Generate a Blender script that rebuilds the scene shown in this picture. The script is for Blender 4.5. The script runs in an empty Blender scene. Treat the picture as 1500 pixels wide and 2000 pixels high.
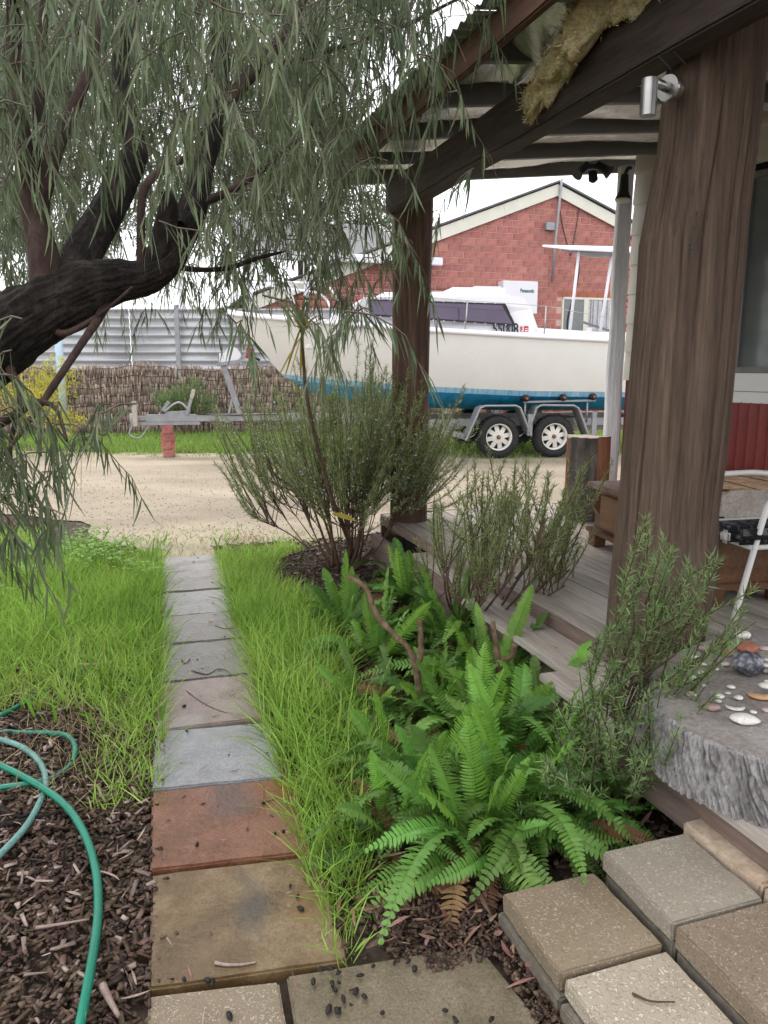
import bpy, bmesh, math, random
import numpy as np
from mathutils import Vector, Matrix

random.seed(7); rng = np.random.default_rng(7)
R = math.radians
scene = bpy.context.scene
col = scene.collection

# ------------------------------------------------------------------ camera, sky, sun, exposure
FPX, PITCH, EYE = 1502.0, R(10.75), 1.45
cd = bpy.data.cameras.new('camera'); cam = bpy.data.objects.new('camera', cd); col.objects.link(cam)
cd.sensor_fit = 'VERTICAL'; cd.sensor_height = 24.0; cd.lens = 24.0 * FPX / 2000.0
cd.clip_start = 0.05; cd.clip_end = 500
cam.location = (0, 0, EYE); cam.rotation_euler = (R(90) - PITCH, 0, 0)
scene.camera = cam

world = bpy.data.worlds.new('World'); scene.world = world; world.use_nodes = True
nt = world.node_tree; nt.nodes.clear()
wo = nt.nodes.new('ShaderNodeOutputWorld'); bg = nt.nodes.new('ShaderNodeBackground')
sky = nt.nodes.new('ShaderNodeTexSky'); sky.sky_type = 'NISHITA'; sky.sun_disc = False
SUN_EL, SUN_AZ = R(58), R(-25)
sky.sun_elevation = SUN_EL; sky.sun_rotation = SUN_AZ; sky.dust_density = 3.0; sky.air_density = 1.0
mixs = nt.nodes.new('ShaderNodeMix'); mixs.data_type = 'RGBA'; mixs.inputs[0].default_value = 0.86   # overcast: thin cloud over the whole dome
mixs.inputs[7].default_value = (10.9, 10.95, 11.25, 1)
nt.links.new(sky.outputs[0], mixs.inputs[6]); nt.links.new(mixs.outputs[2], bg.inputs[0])
bg.inputs[1].default_value = 0.13
nt.links.new(bg.outputs[0], wo.inputs[0])
sd = bpy.data.lights.new('sun', 'SUN'); sun = bpy.data.objects.new('sun', sd); col.objects.link(sun)
sd.energy = 1.2; sd.angle = R(18); sd.color = (1.0, 0.95, 0.88)
sdir = Vector((math.sin(SUN_AZ) * math.cos(SUN_EL), math.cos(SUN_AZ) * math.cos(SUN_EL), math.sin(SUN_EL)))
sun.rotation_euler = sdir.to_track_quat('Z', 'Y').to_euler()
vs = scene.view_settings; vs.view_transform = 'Standard'; vs.look = 'None'; vs.exposure = 0.72; vs.gamma = 1.0; vs.use_curve_mapping = False
scene.render.engine = 'CYCLES'
scene.cycles.max_bounces = 5; scene.cycles.diffuse_bounces = 3; scene.cycles.glossy_bounces = 2; scene.cycles.transmission_bounces = 2; scene.cycles.adaptive_threshold = .025; scene.cycles.use_adaptive_sampling = True; scene.cycles.caustics_reflective = False
try: scene.cycles.use_denoising = True
except Exception: pass

# ------------------------------------------------------------------ measuring helpers (photo pixel -> point on a real plane)
def ray(x, y):
    u = (x - 750) / FPX; v = (y - 1000) / FPX
    return (u, math.cos(PITCH) - v * math.sin(PITCH), -math.sin(PITCH) - v * math.cos(PITCH))
def onz(x, y, z=0.0):
    r = ray(x, y); t = (z - EYE) / r[2]; return Vector((r[0] * t, r[1] * t, z))
def atY(x, y, Y):
    r = ray(x, y); t = Y / r[1]; return Vector((r[0] * t, Y, EYE + r[2] * t))
def onplane(x, y, p0, ang):
    """vertical plane through p0 (x,y) running along angle ang; returns (s along plane, z)"""
    r = ray(x, y); n = (-math.sin(ang), math.cos(ang))
    t = (p0[0] * n[0] + p0[1] * n[1]) / (r[0] * n[0] + r[1] * n[1])
    X, Y, Z = r[0] * t, r[1] * t, EYE + r[2] * t
    return ((X - p0[0]) * math.cos(ang) + (Y - p0[1]) * math.sin(ang), Z)
PA, VA = R(15.9), R(18.4)
def rot2(u, v, a, z=0.0): return Vector((u * math.cos(a) - v * math.sin(a), u * math.sin(a) + v * math.cos(a), z))
def PF(u, v, z=0.0): return rot2(u, v, PA, z)
def VF(u, v, z=0.0): return rot2(u, v, VA, z)
def toP(X, Y): return X * np.cos(PA) + Y * np.sin(PA), -X * np.sin(PA) + Y * np.cos(PA)
def toV(X, Y): return X * np.cos(VA) + Y * np.sin(VA), -X * np.sin(VA) + Y * np.cos(VA)

# ------------------------------------------------------------------ noise
def _h(ix, iy, iz):
    h = (ix.astype(np.int64) * 374761393 + iy.astype(np.int64) * 668265263 + iz.astype(np.int64) * 1274126177) & 0xffffffff
    h = ((h ^ (h >> 13)) * 1274126177) & 0xffffffff
    return ((h ^ (h >> 16)) & 0xffff) / 65535.0
def vn(P):
    P = np.asarray(P, float); i = np.floor(P).astype(np.int64); f = P - i; u = f * f * (3 - 2 * f); o = 0
    for dx in (0, 1):
        for dy in (0, 1):
            for dz in (0, 1):
                w = (u[..., 0] if dx else 1 - u[..., 0]) * (u[..., 1] if dy else 1 - u[..., 1]) * (u[..., 2] if dz else 1 - u[..., 2])
                o = o + w * _h(i[..., 0] + dx, i[..., 1] + dy, i[..., 2] + dz)
    return o * 2 - 1
def fbm(P, o=3):
    s = 0; a = 1.0; P = np.asarray(P, float)
    for k in range(o): s = s + a * vn(P * 2 ** k + 17.3 * k); a *= .5
    return s

# ------------------------------------------------------------------ objects
def tag(o, label=None, cat=None, group=None, kind=None):
    if label: o['label'] = label
    if cat: o['category'] = cat
    if group: o['group'] = group
    if kind: o['kind'] = kind
    return o
def link(name, me, m=None, parent=None):
    o = bpy.data.objects.new(name, me); col.objects.link(o)
    if m is not None and me is not None and len(me.materials) == 0: me.materials.append(m)
    if parent is not None: o.parent = parent
    return o
def empty(name, loc=(0, 0, 0), rz=0.0, parent=None):
    o = bpy.data.objects.new(name, None); col.objects.link(o); o.location = loc; o.rotation_euler = (0, 0, rz); o.empty_display_size = .1
    if parent is not None: o.parent = parent
    return o
def amesh(name, V, F, smooth=False):
    """mesh from arrays: V (n,3), F (m,k)"""
    V = np.ascontiguousarray(np.asarray(V, np.float32).reshape(-1, 3)); F = np.ascontiguousarray(np.asarray(F, np.int32))
    me = bpy.data.meshes.new(name); m, k = F.shape
    me.vertices.add(len(V)); me.vertices.foreach_set('co', V.ravel())
    me.loops.add(m * k); me.loops.foreach_set('vertex_index', F.ravel())
    me.polygons.add(m); me.polygons.foreach_set('loop_start', np.arange(0, m * k, k, dtype=np.int32))
    try: me.polygons.foreach_set('loop_total', np.full(m, k, np.int32))
    except Exception: pass
    if smooth: me.polygons.foreach_set('use_smooth', np.ones(m, bool))
    me.update(calc_edges=True); me.validate()
    return me
class MB:
    def __init__(s): s.V = []; s.F = []
    def add(s, V, F):
        b = len(s.V); s.V += [tuple(v) for v in V]; s.F += [tuple(b + i for i in f) for f in F]; return s
    def box(s, c, d, rz=0.0, rx=0.0, ry=0.0):
        M_ = Matrix.Rotation(rz, 3, 'Z') @ Matrix.Rotation(ry, 3, 'Y') @ Matrix.Rotation(rx, 3, 'X'); c = Vector(c); v = []
        for x in (-.5, .5):
            for y in (-.5, .5):
                for z in (-.5, .5): v.append(c + M_ @ Vector((x * d[0], y * d[1], z * d[2])))
        return s.add(v, [(0, 1, 3, 2), (4, 6, 7, 5), (0, 4, 5, 1), (2, 3, 7, 6), (0, 2, 6, 4), (1, 5, 7, 3)])
    def b2(s, lo, hi): return s.box([(a + b) / 2 for a, b in zip(lo, hi)], [b - a for a, b in zip(lo, hi)])
    def prism(s, poly, z0, z1):
        n = len(poly); v = [(x, y, z0) for x, y in poly] + [(x, y, z1) for x, y in poly]
        return s.add(v, [tuple(range(n))[::-1], tuple(range(n, 2 * n))] + [(i, (i + 1) % n, n + (i + 1) % n, n + i) for i in range(n)])
    def tube(s, pts, r, n=8, cap=True):
        V, F, caps = tube_np(pts, r, n); s.add(V, [tuple(f) for f in F] + (caps if cap else [])); return s
    def lathe(s, prof, n=20, c=(0, 0, 0), axis='Z'):
        v = []
        for r_, z in prof:
            for k in range(n):
                a = 2 * math.pi * k / n; x, y = r_ * math.cos(a), r_ * math.sin(a)
                p = (x, y, z) if axis == 'Z' else ((x, z, y) if axis == 'Y' else (z, x, y))
                v.append((c[0] + p[0], c[1] + p[1], c[2] + p[2]))
        m = len(prof); f = [(i * n + k, i * n + (k + 1) % n, (i + 1) * n + (k + 1) % n, (i + 1) * n + k) for i in range(m - 1) for k in range(n)]
        f += [tuple(range(n))[::-1], tuple(range((m - 1) * n, m * n))]
        return s.add(v, f)
    def mesh(s, name='mesh', bevel=0.0, seg=2, smooth=False, recalc=True):
        me = bpy.data.meshes.new(name); me.from_pydata(s.V, [], s.F); me.update()
        if bevel or recalc:
            bm = bmesh.new(); bm.from_mesh(me)
            if bevel: bmesh.ops.bevel(bm, geom=[e for e in bm.edges if e.calc_face_angle(0) > .4], offset=bevel, segments=seg, affect='EDGES', clamp_overlap=True)
            bmesh.ops.recalc_face_normals(bm, faces=bm.faces); bm.to_mesh(me); bm.free()
        if smooth:
            for p in me.polygons: p.use_smooth = True
        return me
    def build(s, name, m, parent=None, bevel=0.0, seg=2, smooth=False): return link(name, s.mesh(name, bevel, seg, smooth), m, parent)
def tube_np(pts, r, n=8):
    P = np.array([tuple(p) for p in pts], float); m = len(P); r = np.broadcast_to(np.asarray(r, float), (m,))
    T = np.gradient(P, axis=0); T /= np.linalg.norm(T, axis=1)[:, None] + 1e-9
    a = np.array([0, 0, 1.0]) if abs(T[0, 2]) < .9 else np.array([1.0, 0, 0]); N = np.zeros_like(P)
    x = np.cross(T[0], a); x /= np.linalg.norm(x)
    for i in range(m):
        x = x - T[i] * x.dot(T[i]); x /= np.linalg.norm(x) + 1e-9; N[i] = x
    B = np.cross(T, N); th = np.arange(n) * 2 * math.pi / n
    V = P[:, None, :] + r[:, None, None] * (np.cos(th)[None, :, None] * N[:, None, :] + np.sin(th)[None, :, None] * B[:, None, :])
    i = np.arange(m - 1)[:, None] * n; k = np.arange(n)[None, :]; k2 = (k + 1) % n
    F = np.stack([i + k, i + k2, i + n + k2, i + n + k], -1).reshape(-1, 4)
    return V.reshape(-1, 3), F, [tuple(range(n))[::-1], tuple(range((m - 1) * n, m * n))]
def smoothpath(pts, sub=6):
    """catmull-rom through points of any width"""
    P = np.array(pts, float); Q = np.vstack([2 * P[0] - P[1], P, 2 * P[-1] - P[-2]]); out = []
    for i in range(1, len(Q) - 2):
        for k in range(sub):
            t = k / sub; a, b, c, d = Q[i - 1], Q[i], Q[i + 1], Q[i + 2]
            out.append(.5 * (2 * b + (c - a) * t + (2 * a - 5 * b + 4 * c - d) * t * t + (3 * b - a - 3 * c + d) * t ** 3))
    out.append(P[-1]); return np.array(out)
def norm(a): return a / (np.linalg.norm(a, axis=-1, keepdims=True) + 1e-9)
def strips(base, d, side, L, W, bend, prof):
    """leaf/blade ribbons: base,d,side,bend (n,3), L,W (n,), prof width factors"""
    n = len(base); k = len(prof); t = np.linspace(0, 1, k)
    c = base[:, None, :] + (d * L[:, None])[:, None, :] * t[None, :, None] + (bend * L[:, None])[:, None, :] * (t ** 2)[None, :, None]
    w = side[:, None, :] * (W[:, None] * np.asarray(prof)[None, :] * .5)[:, :, None]
    V = np.stack([c - w, c + w], 2).reshape(-1, 3)
    i = (np.arange(n) * k * 2)[:, None]; j = (np.arange(k - 1) * 2)[None, :]
    F = np.stack([i + j, i + j + 1, i + j + 3, i + j + 2], -1).reshape(-1, 4)
    return V, F
def join(parts):
    b = 0; Vs = []; Fs = []
    for V, F in parts: Vs.append(V); Fs.append(F + b); b += len(V)
    return np.vstack(Vs), np.vstack(Fs)
def obox(c, ax, ay, az, jit=0.0):
    """oriented boxes: c,ax,ay,az (n,3) half axes"""
    s = np.array([(x, y, z) for x in (-1, 1) for y in (-1, 1) for z in (-1, 1)], float)
    V = c[:, None, :] + s[None, :, 0:1] * ax[:, None, :] + s[None, :, 1:2] * ay[:, None, :] + s[None, :, 2:3] * az[:, None, :]
    if jit: V += (rng.random(V.shape) - .5) * jit
    f = np.array([(0, 1, 3, 2), (4, 6, 7, 5), (0, 4, 5, 1), (2, 3, 7, 6), (0, 2, 6, 4), (1, 5, 7, 3)])
    F = (np.arange(len(c)) * 8)[:, None, None] + f[None]
    return V.reshape(-1, 3), F.reshape(-1, 4)
def rdir(n, up=0.0):
    v = rng.normal(size=(n, 3)); v[:, 2] += up; return norm(v)

# ------------------------------------------------------------------ materials
def ND(t, kind, **kw):
    n = t.nodes.new(kind)
    for k, v in kw.items(): setattr(n, k, v)
    return n
def mat(name, cols, scale=5.0, rough=.7, stretch=(1, 1, 1), bump=0.0, bscale=None, detail=6, spec=.3, island=0.0, obj=0.0, trans=0.0, metal=0.0, coord='Object', rough2=None, contrast=(.3, .7), bdist=.01, coat=0.0, fine=None, famt=.3):
    m = bpy.data.materials.new(name); m.use_nodes = True; t = m.node_tree; t.nodes.clear()
    out = ND(t, 'ShaderNodeOutputMaterial'); p = ND(t, 'ShaderNodeBsdfPrincipled')
    tc = ND(t, 'ShaderNodeTexCoord'); mp = ND(t, 'ShaderNodeMapping'); mp.inputs['Scale'].default_value = stretch
    L = t.links.new; L(tc.outputs[coord], mp.inputs[0])
    nz = ND(t, 'ShaderNodeTexNoise'); nz.inputs['Scale'].default_value = scale; nz.inputs['Detail'].default_value = detail; nz.inputs['Roughness'].default_value = .6
    L(mp.outputs[0], nz.inputs['Vector'])
    rp = ND(t, 'ShaderNodeValToRGB'); e = rp.color_ramp.elements
    n = len(cols); lo, hi = contrast
    e[0].position = lo; e[0].color = (*cols[0], 1); e[1].position = hi; e[1].color = (*cols[-1], 1)
    for i in range(1, n - 1): q = e.new(lo + (hi - lo) * i / (n - 1)); q.color = (*cols[i], 1)
    L(nz.outputs[0], rp.inputs[0]); c = rp.outputs[0]
    if famt:
        nf = ND(t, 'ShaderNodeTexNoise'); nf.inputs['Scale'].default_value = fine or scale * 7; nf.inputs['Detail'].default_value = 5; nf.inputs['Roughness'].default_value = .7; L(mp.outputs[0], nf.inputs['Vector'])
        mf = ND(t, 'ShaderNodeMapRange'); mf.inputs[1].default_value = .3; mf.inputs[2].default_value = .7; mf.inputs[3].default_value = 1 - famt; mf.inputs[4].default_value = 1 + famt; L(nf.outputs[0], mf.inputs[0])
        vm = ND(t, 'ShaderNodeVectorMath', operation='SCALE'); L(c, vm.inputs[0]); L(mf.outputs[0], vm.inputs['Scale']); c = vm.outputs[0]
    def vary(src, amt, c):
        hs = ND(t, 'ShaderNodeHueSaturation'); mr = ND(t, 'ShaderNodeMapRange')
        mr.inputs[3].default_value = 1 - amt; mr.inputs[4].default_value = 1 + amt; L(src, mr.inputs[0]); L(mr.outputs[0], hs.inputs['Value'])
        mr2 = ND(t, 'ShaderNodeMapRange'); mr2.inputs[3].default_value = .5 - amt * .06; mr2.inputs[4].default_value = .5 + amt * .015
        wn = ND(t, 'ShaderNodeMath', operation='FRACT'); mu = ND(t, 'ShaderNodeMath', operation='MULTIPLY'); mu.inputs[1].default_value = 7.13; L(src, mu.inputs[0]); L(mu.outputs[0], wn.inputs[0])
        L(wn.outputs[0], mr2.inputs[0]); L(mr2.outputs[0], hs.inputs['Hue']); L(c, hs.inputs['Color']); return hs.outputs[0]
    if island:
        g = ND(t, 'ShaderNodeNewGeometry'); c = vary(g.outputs['Random Per Island'], island, c)
    if obj:
        oi = ND(t, 'ShaderNodeObjectInfo'); c = vary(oi.outputs['Random'], obj, c)
    L(c, p.inputs['Base Color']); p.inputs['Roughness'].default_value = rough; p.inputs['Specular IOR Level'].default_value = spec; p.inputs['Metallic'].default_value = metal
    if coat: p.inputs['Coat Weight'].default_value = coat; p.inputs['Coat Roughness'].default_value = .15
    if rough2 is not None:
        n2 = ND(t, 'ShaderNodeTexNoise'); n2.inputs['Scale'].default_value = scale * .7; L(tc.outputs[coord], n2.inputs['Vector'])
        mr = ND(t, 'ShaderNodeMapRange'); mr.inputs[1].default_value = .35; mr.inputs[2].default_value = .65; mr.inputs[3].default_value = rough; mr.inputs[4].default_value = rough2; L(n2.outputs[0], mr.inputs[0]); L(mr.outputs[0], p.inputs['Roughness'])
    if bump:
        n3 = ND(t, 'ShaderNodeTexNoise'); n3.inputs['Scale'].default_value = bscale or scale * 2; n3.inputs['Detail'].default_value = 8; n3.inputs['Roughness'].default_value = .65
        L(mp.outputs[0], n3.inputs['Vector']); b = ND(t, 'ShaderNodeBump'); b.inputs['Strength'].default_value = bump; b.inputs['Distance'].default_value = bdist
        L(n3.outputs[0], b.inputs['Height']); L(b.outputs[0], p.inputs['Normal'])
    sh = p.outputs[0]
    if trans:
        tr = ND(t, 'ShaderNodeBsdfTranslucent'); mx = ND(t, 'ShaderNodeMixShader'); mx.inputs[0].default_value = trans
        L(c, tr.inputs[0]); L(sh, mx.inputs[1]); L(tr.outputs[0], mx.inputs[2]); sh = mx.outputs[0]
    L(sh, out.inputs[0]); return m
def grit(name, base, stones, scale, rough=.6, bump=.4, wet=None, big=None, lo=.0):
    """voronoi pebbles set in a binder (exposed aggregate, gravel)"""
    m = mat(name, base, 3.0, rough); t = m.node_tree; L = t.links.new
    p = next(n for n in t.nodes if n.type == 'BSDF_PRINCIPLED'); tc = next(n for n in t.nodes if n.type == 'TEX_COORD'); rp = next(n for n in t.nodes if n.type == 'VALTORGB')
    nz = ND(t, 'ShaderNodeTexNoise'); nz.inputs['Scale'].default_value = scale * .5; L(tc.outputs['Object'], nz.inputs['Vector'])
    ad = ND(t, 'ShaderNodeMix', data_type='RGBA', blend_type='LINEAR_LIGHT'); ad.inputs[0].default_value = .012; L(tc.outputs['Object'], ad.inputs[6]); L(nz.outputs['Color'], ad.inputs[7])
    vo = ND(t, 'ShaderNodeTexVoronoi'); vo.inputs['Scale'].default_value = scale; L(ad.outputs[2], vo.inputs['Vector'])
    cr = ND(t, 'ShaderNodeValToRGB'); cr.color_ramp.interpolation = 'CONSTANT'; e = cr.color_ramp.elements
    sp = ND(t, 'ShaderNodeSeparateColor'); L(vo.outputs['Color'], sp.inputs[0]); L(sp.outputs[0], cr.inputs[0])
    n = len(stones); e[0].position = 0; e[0].color = (*stones[0], 1); e[1].position = 1 / n; e[1].color = (*stones[1 % n], 1)
    for i in range(2, n): q = e.new(i / n); q.color = (*stones[i], 1)
    th = ND(t, 'ShaderNodeMapRange'); th.inputs[1].default_value = .3; th.inputs[2].default_value = .5; th.inputs[3].default_value = 1; th.inputs[4].default_value = 0; L(vo.outputs['Distance'], th.inputs[0])
    ms = ND(t, 'ShaderNodeMath', operation='GREATER_THAN'); ms.inputs[1].default_value = lo; L(sp.outputs[1], ms.inputs[0])
    mm = ND(t, 'ShaderNodeMath', operation='MULTIPLY'); L(th.outputs[0], mm.inputs[0]); L(ms.outputs[0], mm.inputs[1])
    mx = ND(t, 'ShaderNodeMix', data_type='RGBA'); L(mm.outputs[0], mx.inputs[0]); L(rp.outputs[0], mx.inputs[6]); L(cr.outputs[0], mx.inputs[7]); L(mx.outputs[2], p.inputs['Base Color'])
    b = ND(t, 'ShaderNodeBump'); b.inputs['Strength'].default_value = bump; b.inputs['Distance'].default_value = .006; L(mm.outputs[0], b.inputs['Height']); L(b.outputs[0], p.inputs['Normal'])
    return m
def stain(m, loc, rad, colr, amt=.8, soft=.6):
    """a dirt mark with a shape of its own on a slab, in object space"""
    t = m.node_tree; L = t.links.new; p = next(n for n in t.nodes if n.type == 'BSDF_PRINCIPLED'); src = p.inputs['Base Color'].links[0].from_socket
    tc = next(n for n in t.nodes if n.type == 'TEX_COORD'); nz = ND(t, 'ShaderNodeTexNoise'); nz.inputs['Scale'].default_value = 14; L(tc.outputs['Object'], nz.inputs['Vector'])
    mp = ND(t, 'ShaderNodeMapping'); mp.inputs['Location'].default_value = [-l / r_ for l, r_ in zip(loc, rad)]; mp.inputs['Scale'].default_value = [1 / r_ for r_ in rad]; L(tc.outputs['Object'], mp.inputs[0])
    le = ND(t, 'ShaderNodeVectorMath', operation='LENGTH'); L(mp.outputs[0], le.inputs[0])
    ad = ND(t, 'ShaderNodeMath', operation='ADD'); L(le.outputs['Value'], ad.inputs[0]); L(nz.outputs[0], ad.inputs[1])
    mr = ND(t, 'ShaderNodeMapRange'); mr.interpolation_type = 'SMOOTHSTEP'; mr.inputs[1].default_value = 1.5 - soft; mr.inputs[2].default_value = 1.5; mr.inputs[3].default_value = amt; mr.inputs[4].default_value = 0; L(ad.outputs[0], mr.inputs[0])
    mx = ND(t, 'ShaderNodeMix', data_type='RGBA'); L(mr.outputs[0], mx.inputs[0]); L(src, mx.inputs[6]); mx.inputs[7].default_value = (*colr, 1); L(mx.outputs[2], p.inputs['Base Color'])
    return m

M = {}
M['soil'] = mat('soil', [(.022, .014, .010), (.06, .042, .030), (.10, .075, .055)], 9, .95, bump=.6, bscale=60, bdist=.02)
M['gravel'] = grit('gravel', [(.29, .24, .175), (.35, .295, .22)], [(.375, .32, .24), (.29, .24, .175), (.42, .365, .285), (.32, .265, .195), (.385, .335, .265)], 70, .9, .6)
M['grass'] = mat('grass', [(.18, .345, .05), (.275, .465, .08), (.40, .565, .14)], 1.1, .5, island=.38, trans=.38, famt=0)
M['grass_far'] = mat('grass_far', [(.17, .31, .055), (.27, .41, .09)], 2, .6, island=.3, trans=.3, famt=0)
M['clover'] = mat('clover', [(.12, .29, .03), (.18, .38, .045)], 3, .5, island=.25, trans=.3, famt=0)
M['dry'] = mat('dry', [(.30, .25, .12), (.42, .36, .2)], 3, .7, island=.3, trans=.2)
M['mulch'] = mat('mulch', [(.034, .021, .012), (.080, .054, .034), (.155, .113, .078)], 18, .7, island=.7, bump=.6, bscale=120, bdist=.004)
M['litter'] = mat('litter', [(.10, .05, .03), (.20, .115, .075), (.27, .205, .165)], 9, .6, island=.55, famt=.2)
M['leaf_pepper'] = mat('leaf_pepper', [(.082, .122, .060), (.135, .18, .092), (.205, .25, .14)], 1.3, .42, island=.45, trans=.36, spec=.45, famt=0)
M['leaf_gum'] = mat('leaf_gum', [(.09, .12, .07), (.16, .19, .12), (.22, .25, .17)], .6, .6, island=.4, trans=.3, famt=0)
M['leaf_yellow'] = mat('leaf_yellow', [(.34, .36, .03), (.52, .50, .05)], 1.3, .5, island=.35, trans=.45, famt=0)
M['bark'] = mat('bark', [(.008, .006, .005), (.022, .016, .013), (.055, .042, .035)], 14, .9, stretch=(1, 1, .5), bump=1.0, bscale=40, bdist=.03, fine=80, famt=.4)
M['bark_red'] = mat('bark_red', [(.022, .012, .010), (.050, .029, .023), (.095, .06, .048)], 10, .85, stretch=(1, 1, .4), bump=.7, bscale=30, bdist=.02)
M['pruned'] = mat('pruned', [(.09, .052, .03), (.17, .11, .068), (.26, .19, .13)], 30, .85, bump=.8, bscale=70, bdist=.01)
M['twig'] = mat('twig', [(.10, .075, .055), (.17, .14, .11)], 8, .8)
M['rosemary'] = mat('rosemary', [(.19, .25, .095), (.27, .335, .14), (.35, .41, .20)], 2.2, .55, island=.36, trans=.32, famt=0)
M['rosemary_fresh'] = mat('rosemary_fresh', [(.14, .23, .08), (.20, .31, .12), (.26, .37, .16)], 2.2, .5, island=.3, trans=.26, famt=0)
M['rosemary_stem'] = mat('rosemary_stem', [(.075, .045, .03), (.15, .10, .07)], 20, .9)
M['flower'] = mat('flower', [(.50, .50, .62), (.62, .62, .72)], 9, .6, island=.2, trans=.2, famt=0)
M['fern'] = mat('fern', [(.075, .195, .034), (.12, .27, .052), (.175, .345, .08)], 3, .38, obj=.45, trans=.3, famt=.14, fine=60)
M['fern_young'] = mat('fern_young', [(.15, .34, .045), (.22, .44, .07)], 3, .42, obj=.25, trans=.32, famt=.12, fine=60)
M['fern_dead'] = mat('fern_dead', [(.16, .085, .035), (.26, .16, .075)], 3, .7, obj=.3, trans=.2, famt=.2, fine=60)
M['fern_stem'] = mat('fern_stem', [(.10, .08, .03), (.14, .13, .04)], 9, .7)
M['cordy'] = mat('cordy', [(.22, .22, .035), (.38, .34, .05), (.46, .33, .06)], 3, .5, island=.4, trans=.3, famt=0)
M['post'] = mat('post', [(.056, .036, .025), (.098, .066, .047), (.160, .112, .081)], 16, .8, stretch=(1, 1, .05), bump=.6, bscale=40, bdist=.012, detail=9, contrast=(.26, .74), fine=85, famt=.42)
M['post_far'] = mat('post_far', [(.066, .037, .026), (.12, .07, .05), (.18, .11, .082)], 13, .8, stretch=(1, 1, .07), bump=.9, bscale=30, bdist=.015, detail=9, fine=60, famt=.4)
M['beam'] = mat('beam', [(.034, .024, .019), (.066, .047, .038), (.11, .08, .064)], 9, .75, stretch=(1, .08, 1), bump=.7, bscale=40, bdist=.012, fine=70, famt=.4)
M['fascia'] = mat('fascia', [(.07, .035, .022), (.14, .075, .05), (.2, .12, .085)], 7, .75, stretch=(1, .1, 1), bump=.4, bscale=30)
M['rafter'] = mat('rafter', [(.15, .15, .14), (.20, .197, .185)], 5, .5, stretch=(.2, 1, 1), famt=.06)
M['roof'] = mat('roof', [(.20, .205, .20), (.30, .30, .29)], 3, .45, metal=.5, famt=.06)
M['foil'] = mat('foil', [(.90, .90, .89), (.96, .96, .95)], 2.5, .18, metal=.7, bump=.8, bscale=16, bdist=.02, rough2=.34, famt=.05)
M['fluff'] = mat('fluff', [(.70, .55, .25), (.82, .70, .38), (.88, .80, .52)], 11, 1.0, bump=1.0, bscale=60, trans=.2, bdist=.02)
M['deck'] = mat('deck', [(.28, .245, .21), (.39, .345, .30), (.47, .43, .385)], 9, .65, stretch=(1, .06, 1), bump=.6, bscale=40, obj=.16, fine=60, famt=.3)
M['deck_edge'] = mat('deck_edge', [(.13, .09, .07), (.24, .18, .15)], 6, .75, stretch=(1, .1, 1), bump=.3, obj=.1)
M['dark'] = mat('dark', [(.012, .010, .009), (.02, .018, .016)], 6, .9)
M['white_wood'] = mat('white_wood', [(.62, .62, .64), (.76, .76, .78), (.84, .84, .86)], 7, .65, stretch=(1, 1, .12), bump=.9, bscale=14, bdist=.02, fine=40, famt=.10)
M['board'] = mat('board', [(.60, .57, .50), (.66, .63, .56)], 3, .55, obj=.03, bump=.05, famt=0)
M['sillboard'] = mat('sillboard', [(.70, .70, .69), (.75, .75, .74)], 3, .5, famt=0)
M['redsheet'] = mat('redsheet', [(.20, .030, .026), (.26, .045, .038)], 3, .42, spec=.4, famt=0)
M['alu'] = mat('alu', [(.16, .155, .15), (.2, .195, .19)], 5, .45, metal=.3, famt=0)
M['glass'] = mat('glass', [(.10, .115, .115), (.16, .175, .17)], 2, .08, spec=.6, famt=0)
M['steel'] = mat('steel', [(.30, .29, .275), (.42, .41, .39)], 8, .3, metal=.95, famt=0)
M['blackplastic'] = mat('blackplastic', [(.018, .018, .02), (.03, .03, .033)], 8, .45, famt=0)
M['lampglass'] = mat('lampglass', [(.55, .52, .46), (.62, .6, .54)], 8, .3, famt=0)
M['stump_bark'] = mat('stump_bark', [(.19, .175, .165), (.30, .285, .275), (.40, .385, .375)], 16, .95, stretch=(1, 1, .2), bump=1.0, bscale=60, bdist=.015, fine=120, famt=.4)
M['stump_top'] = mat('stump_top', [(.19, .16, .145), (.27, .24, .222), (.35, .325, .305)], 5, .7, bump=.7, bscale=40, bdist=.01, fine=60, famt=.3)
M['log_bark'] = mat('log_bark', [(.05, .042, .038), (.12, .10, .09), (.2, .17, .155)], 12, .9, stretch=(1, 1, .3), bump=.8, bscale=30)
M['log_red'] = mat('log_red', [(.13, .045, .022), (.26, .10, .05), (.33, .16, .09)], 8, .75, stretch=(1, 1, .15), bump=.4)
M['log_top'] = mat('log_top', [(.42, .34, .29), (.60, .52, .46)], 9, .8, bump=.3)
M['cab'] = mat('cab', [(.065, .027, .011), (.12, .055, .024), (.17, .083, .038)], 9, .4, stretch=(1, .08, 1), coat=.15, fine=60, famt=.3)
M['cab_door'] = mat('cab_door', [(.12, .055, .022), (.20, .098, .043)], 9, .4, stretch=(1, .08, 1), coat=.15, fine=60, famt=.3)
M['cab_top'] = mat('cab_top', [(.13, .06, .045), (.24, .15, .125), (.55, .48, .44)], 6, .6, stretch=(1, .3, 1), contrast=(.35, .75))
M['reed'] = mat('reed', [(.42, .27, .15), (.55, .38, .23), (.62, .46, .31)], 6, .7, island=.25)
M['wedge'] = mat('wedge', [(.36, .31, .27), (.47, .42, .37)], 12, .85, bump=.5, bscale=50)
M['white_metal'] = mat('white_metal', [(.72, .71, .69), (.78, .77, .75)], 5, .4, famt=0)
M['cushion_dark'] = mat('cushion_dark', [(.012, .012, .014), (.02, .02, .022), (.12, .12, .12)], 22, .8, contrast=(.45, .6))
M['cushion_light'] = mat('cushion_light', [(.56, .54, .50), (.63, .61, .57)], 22, .85)
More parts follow.
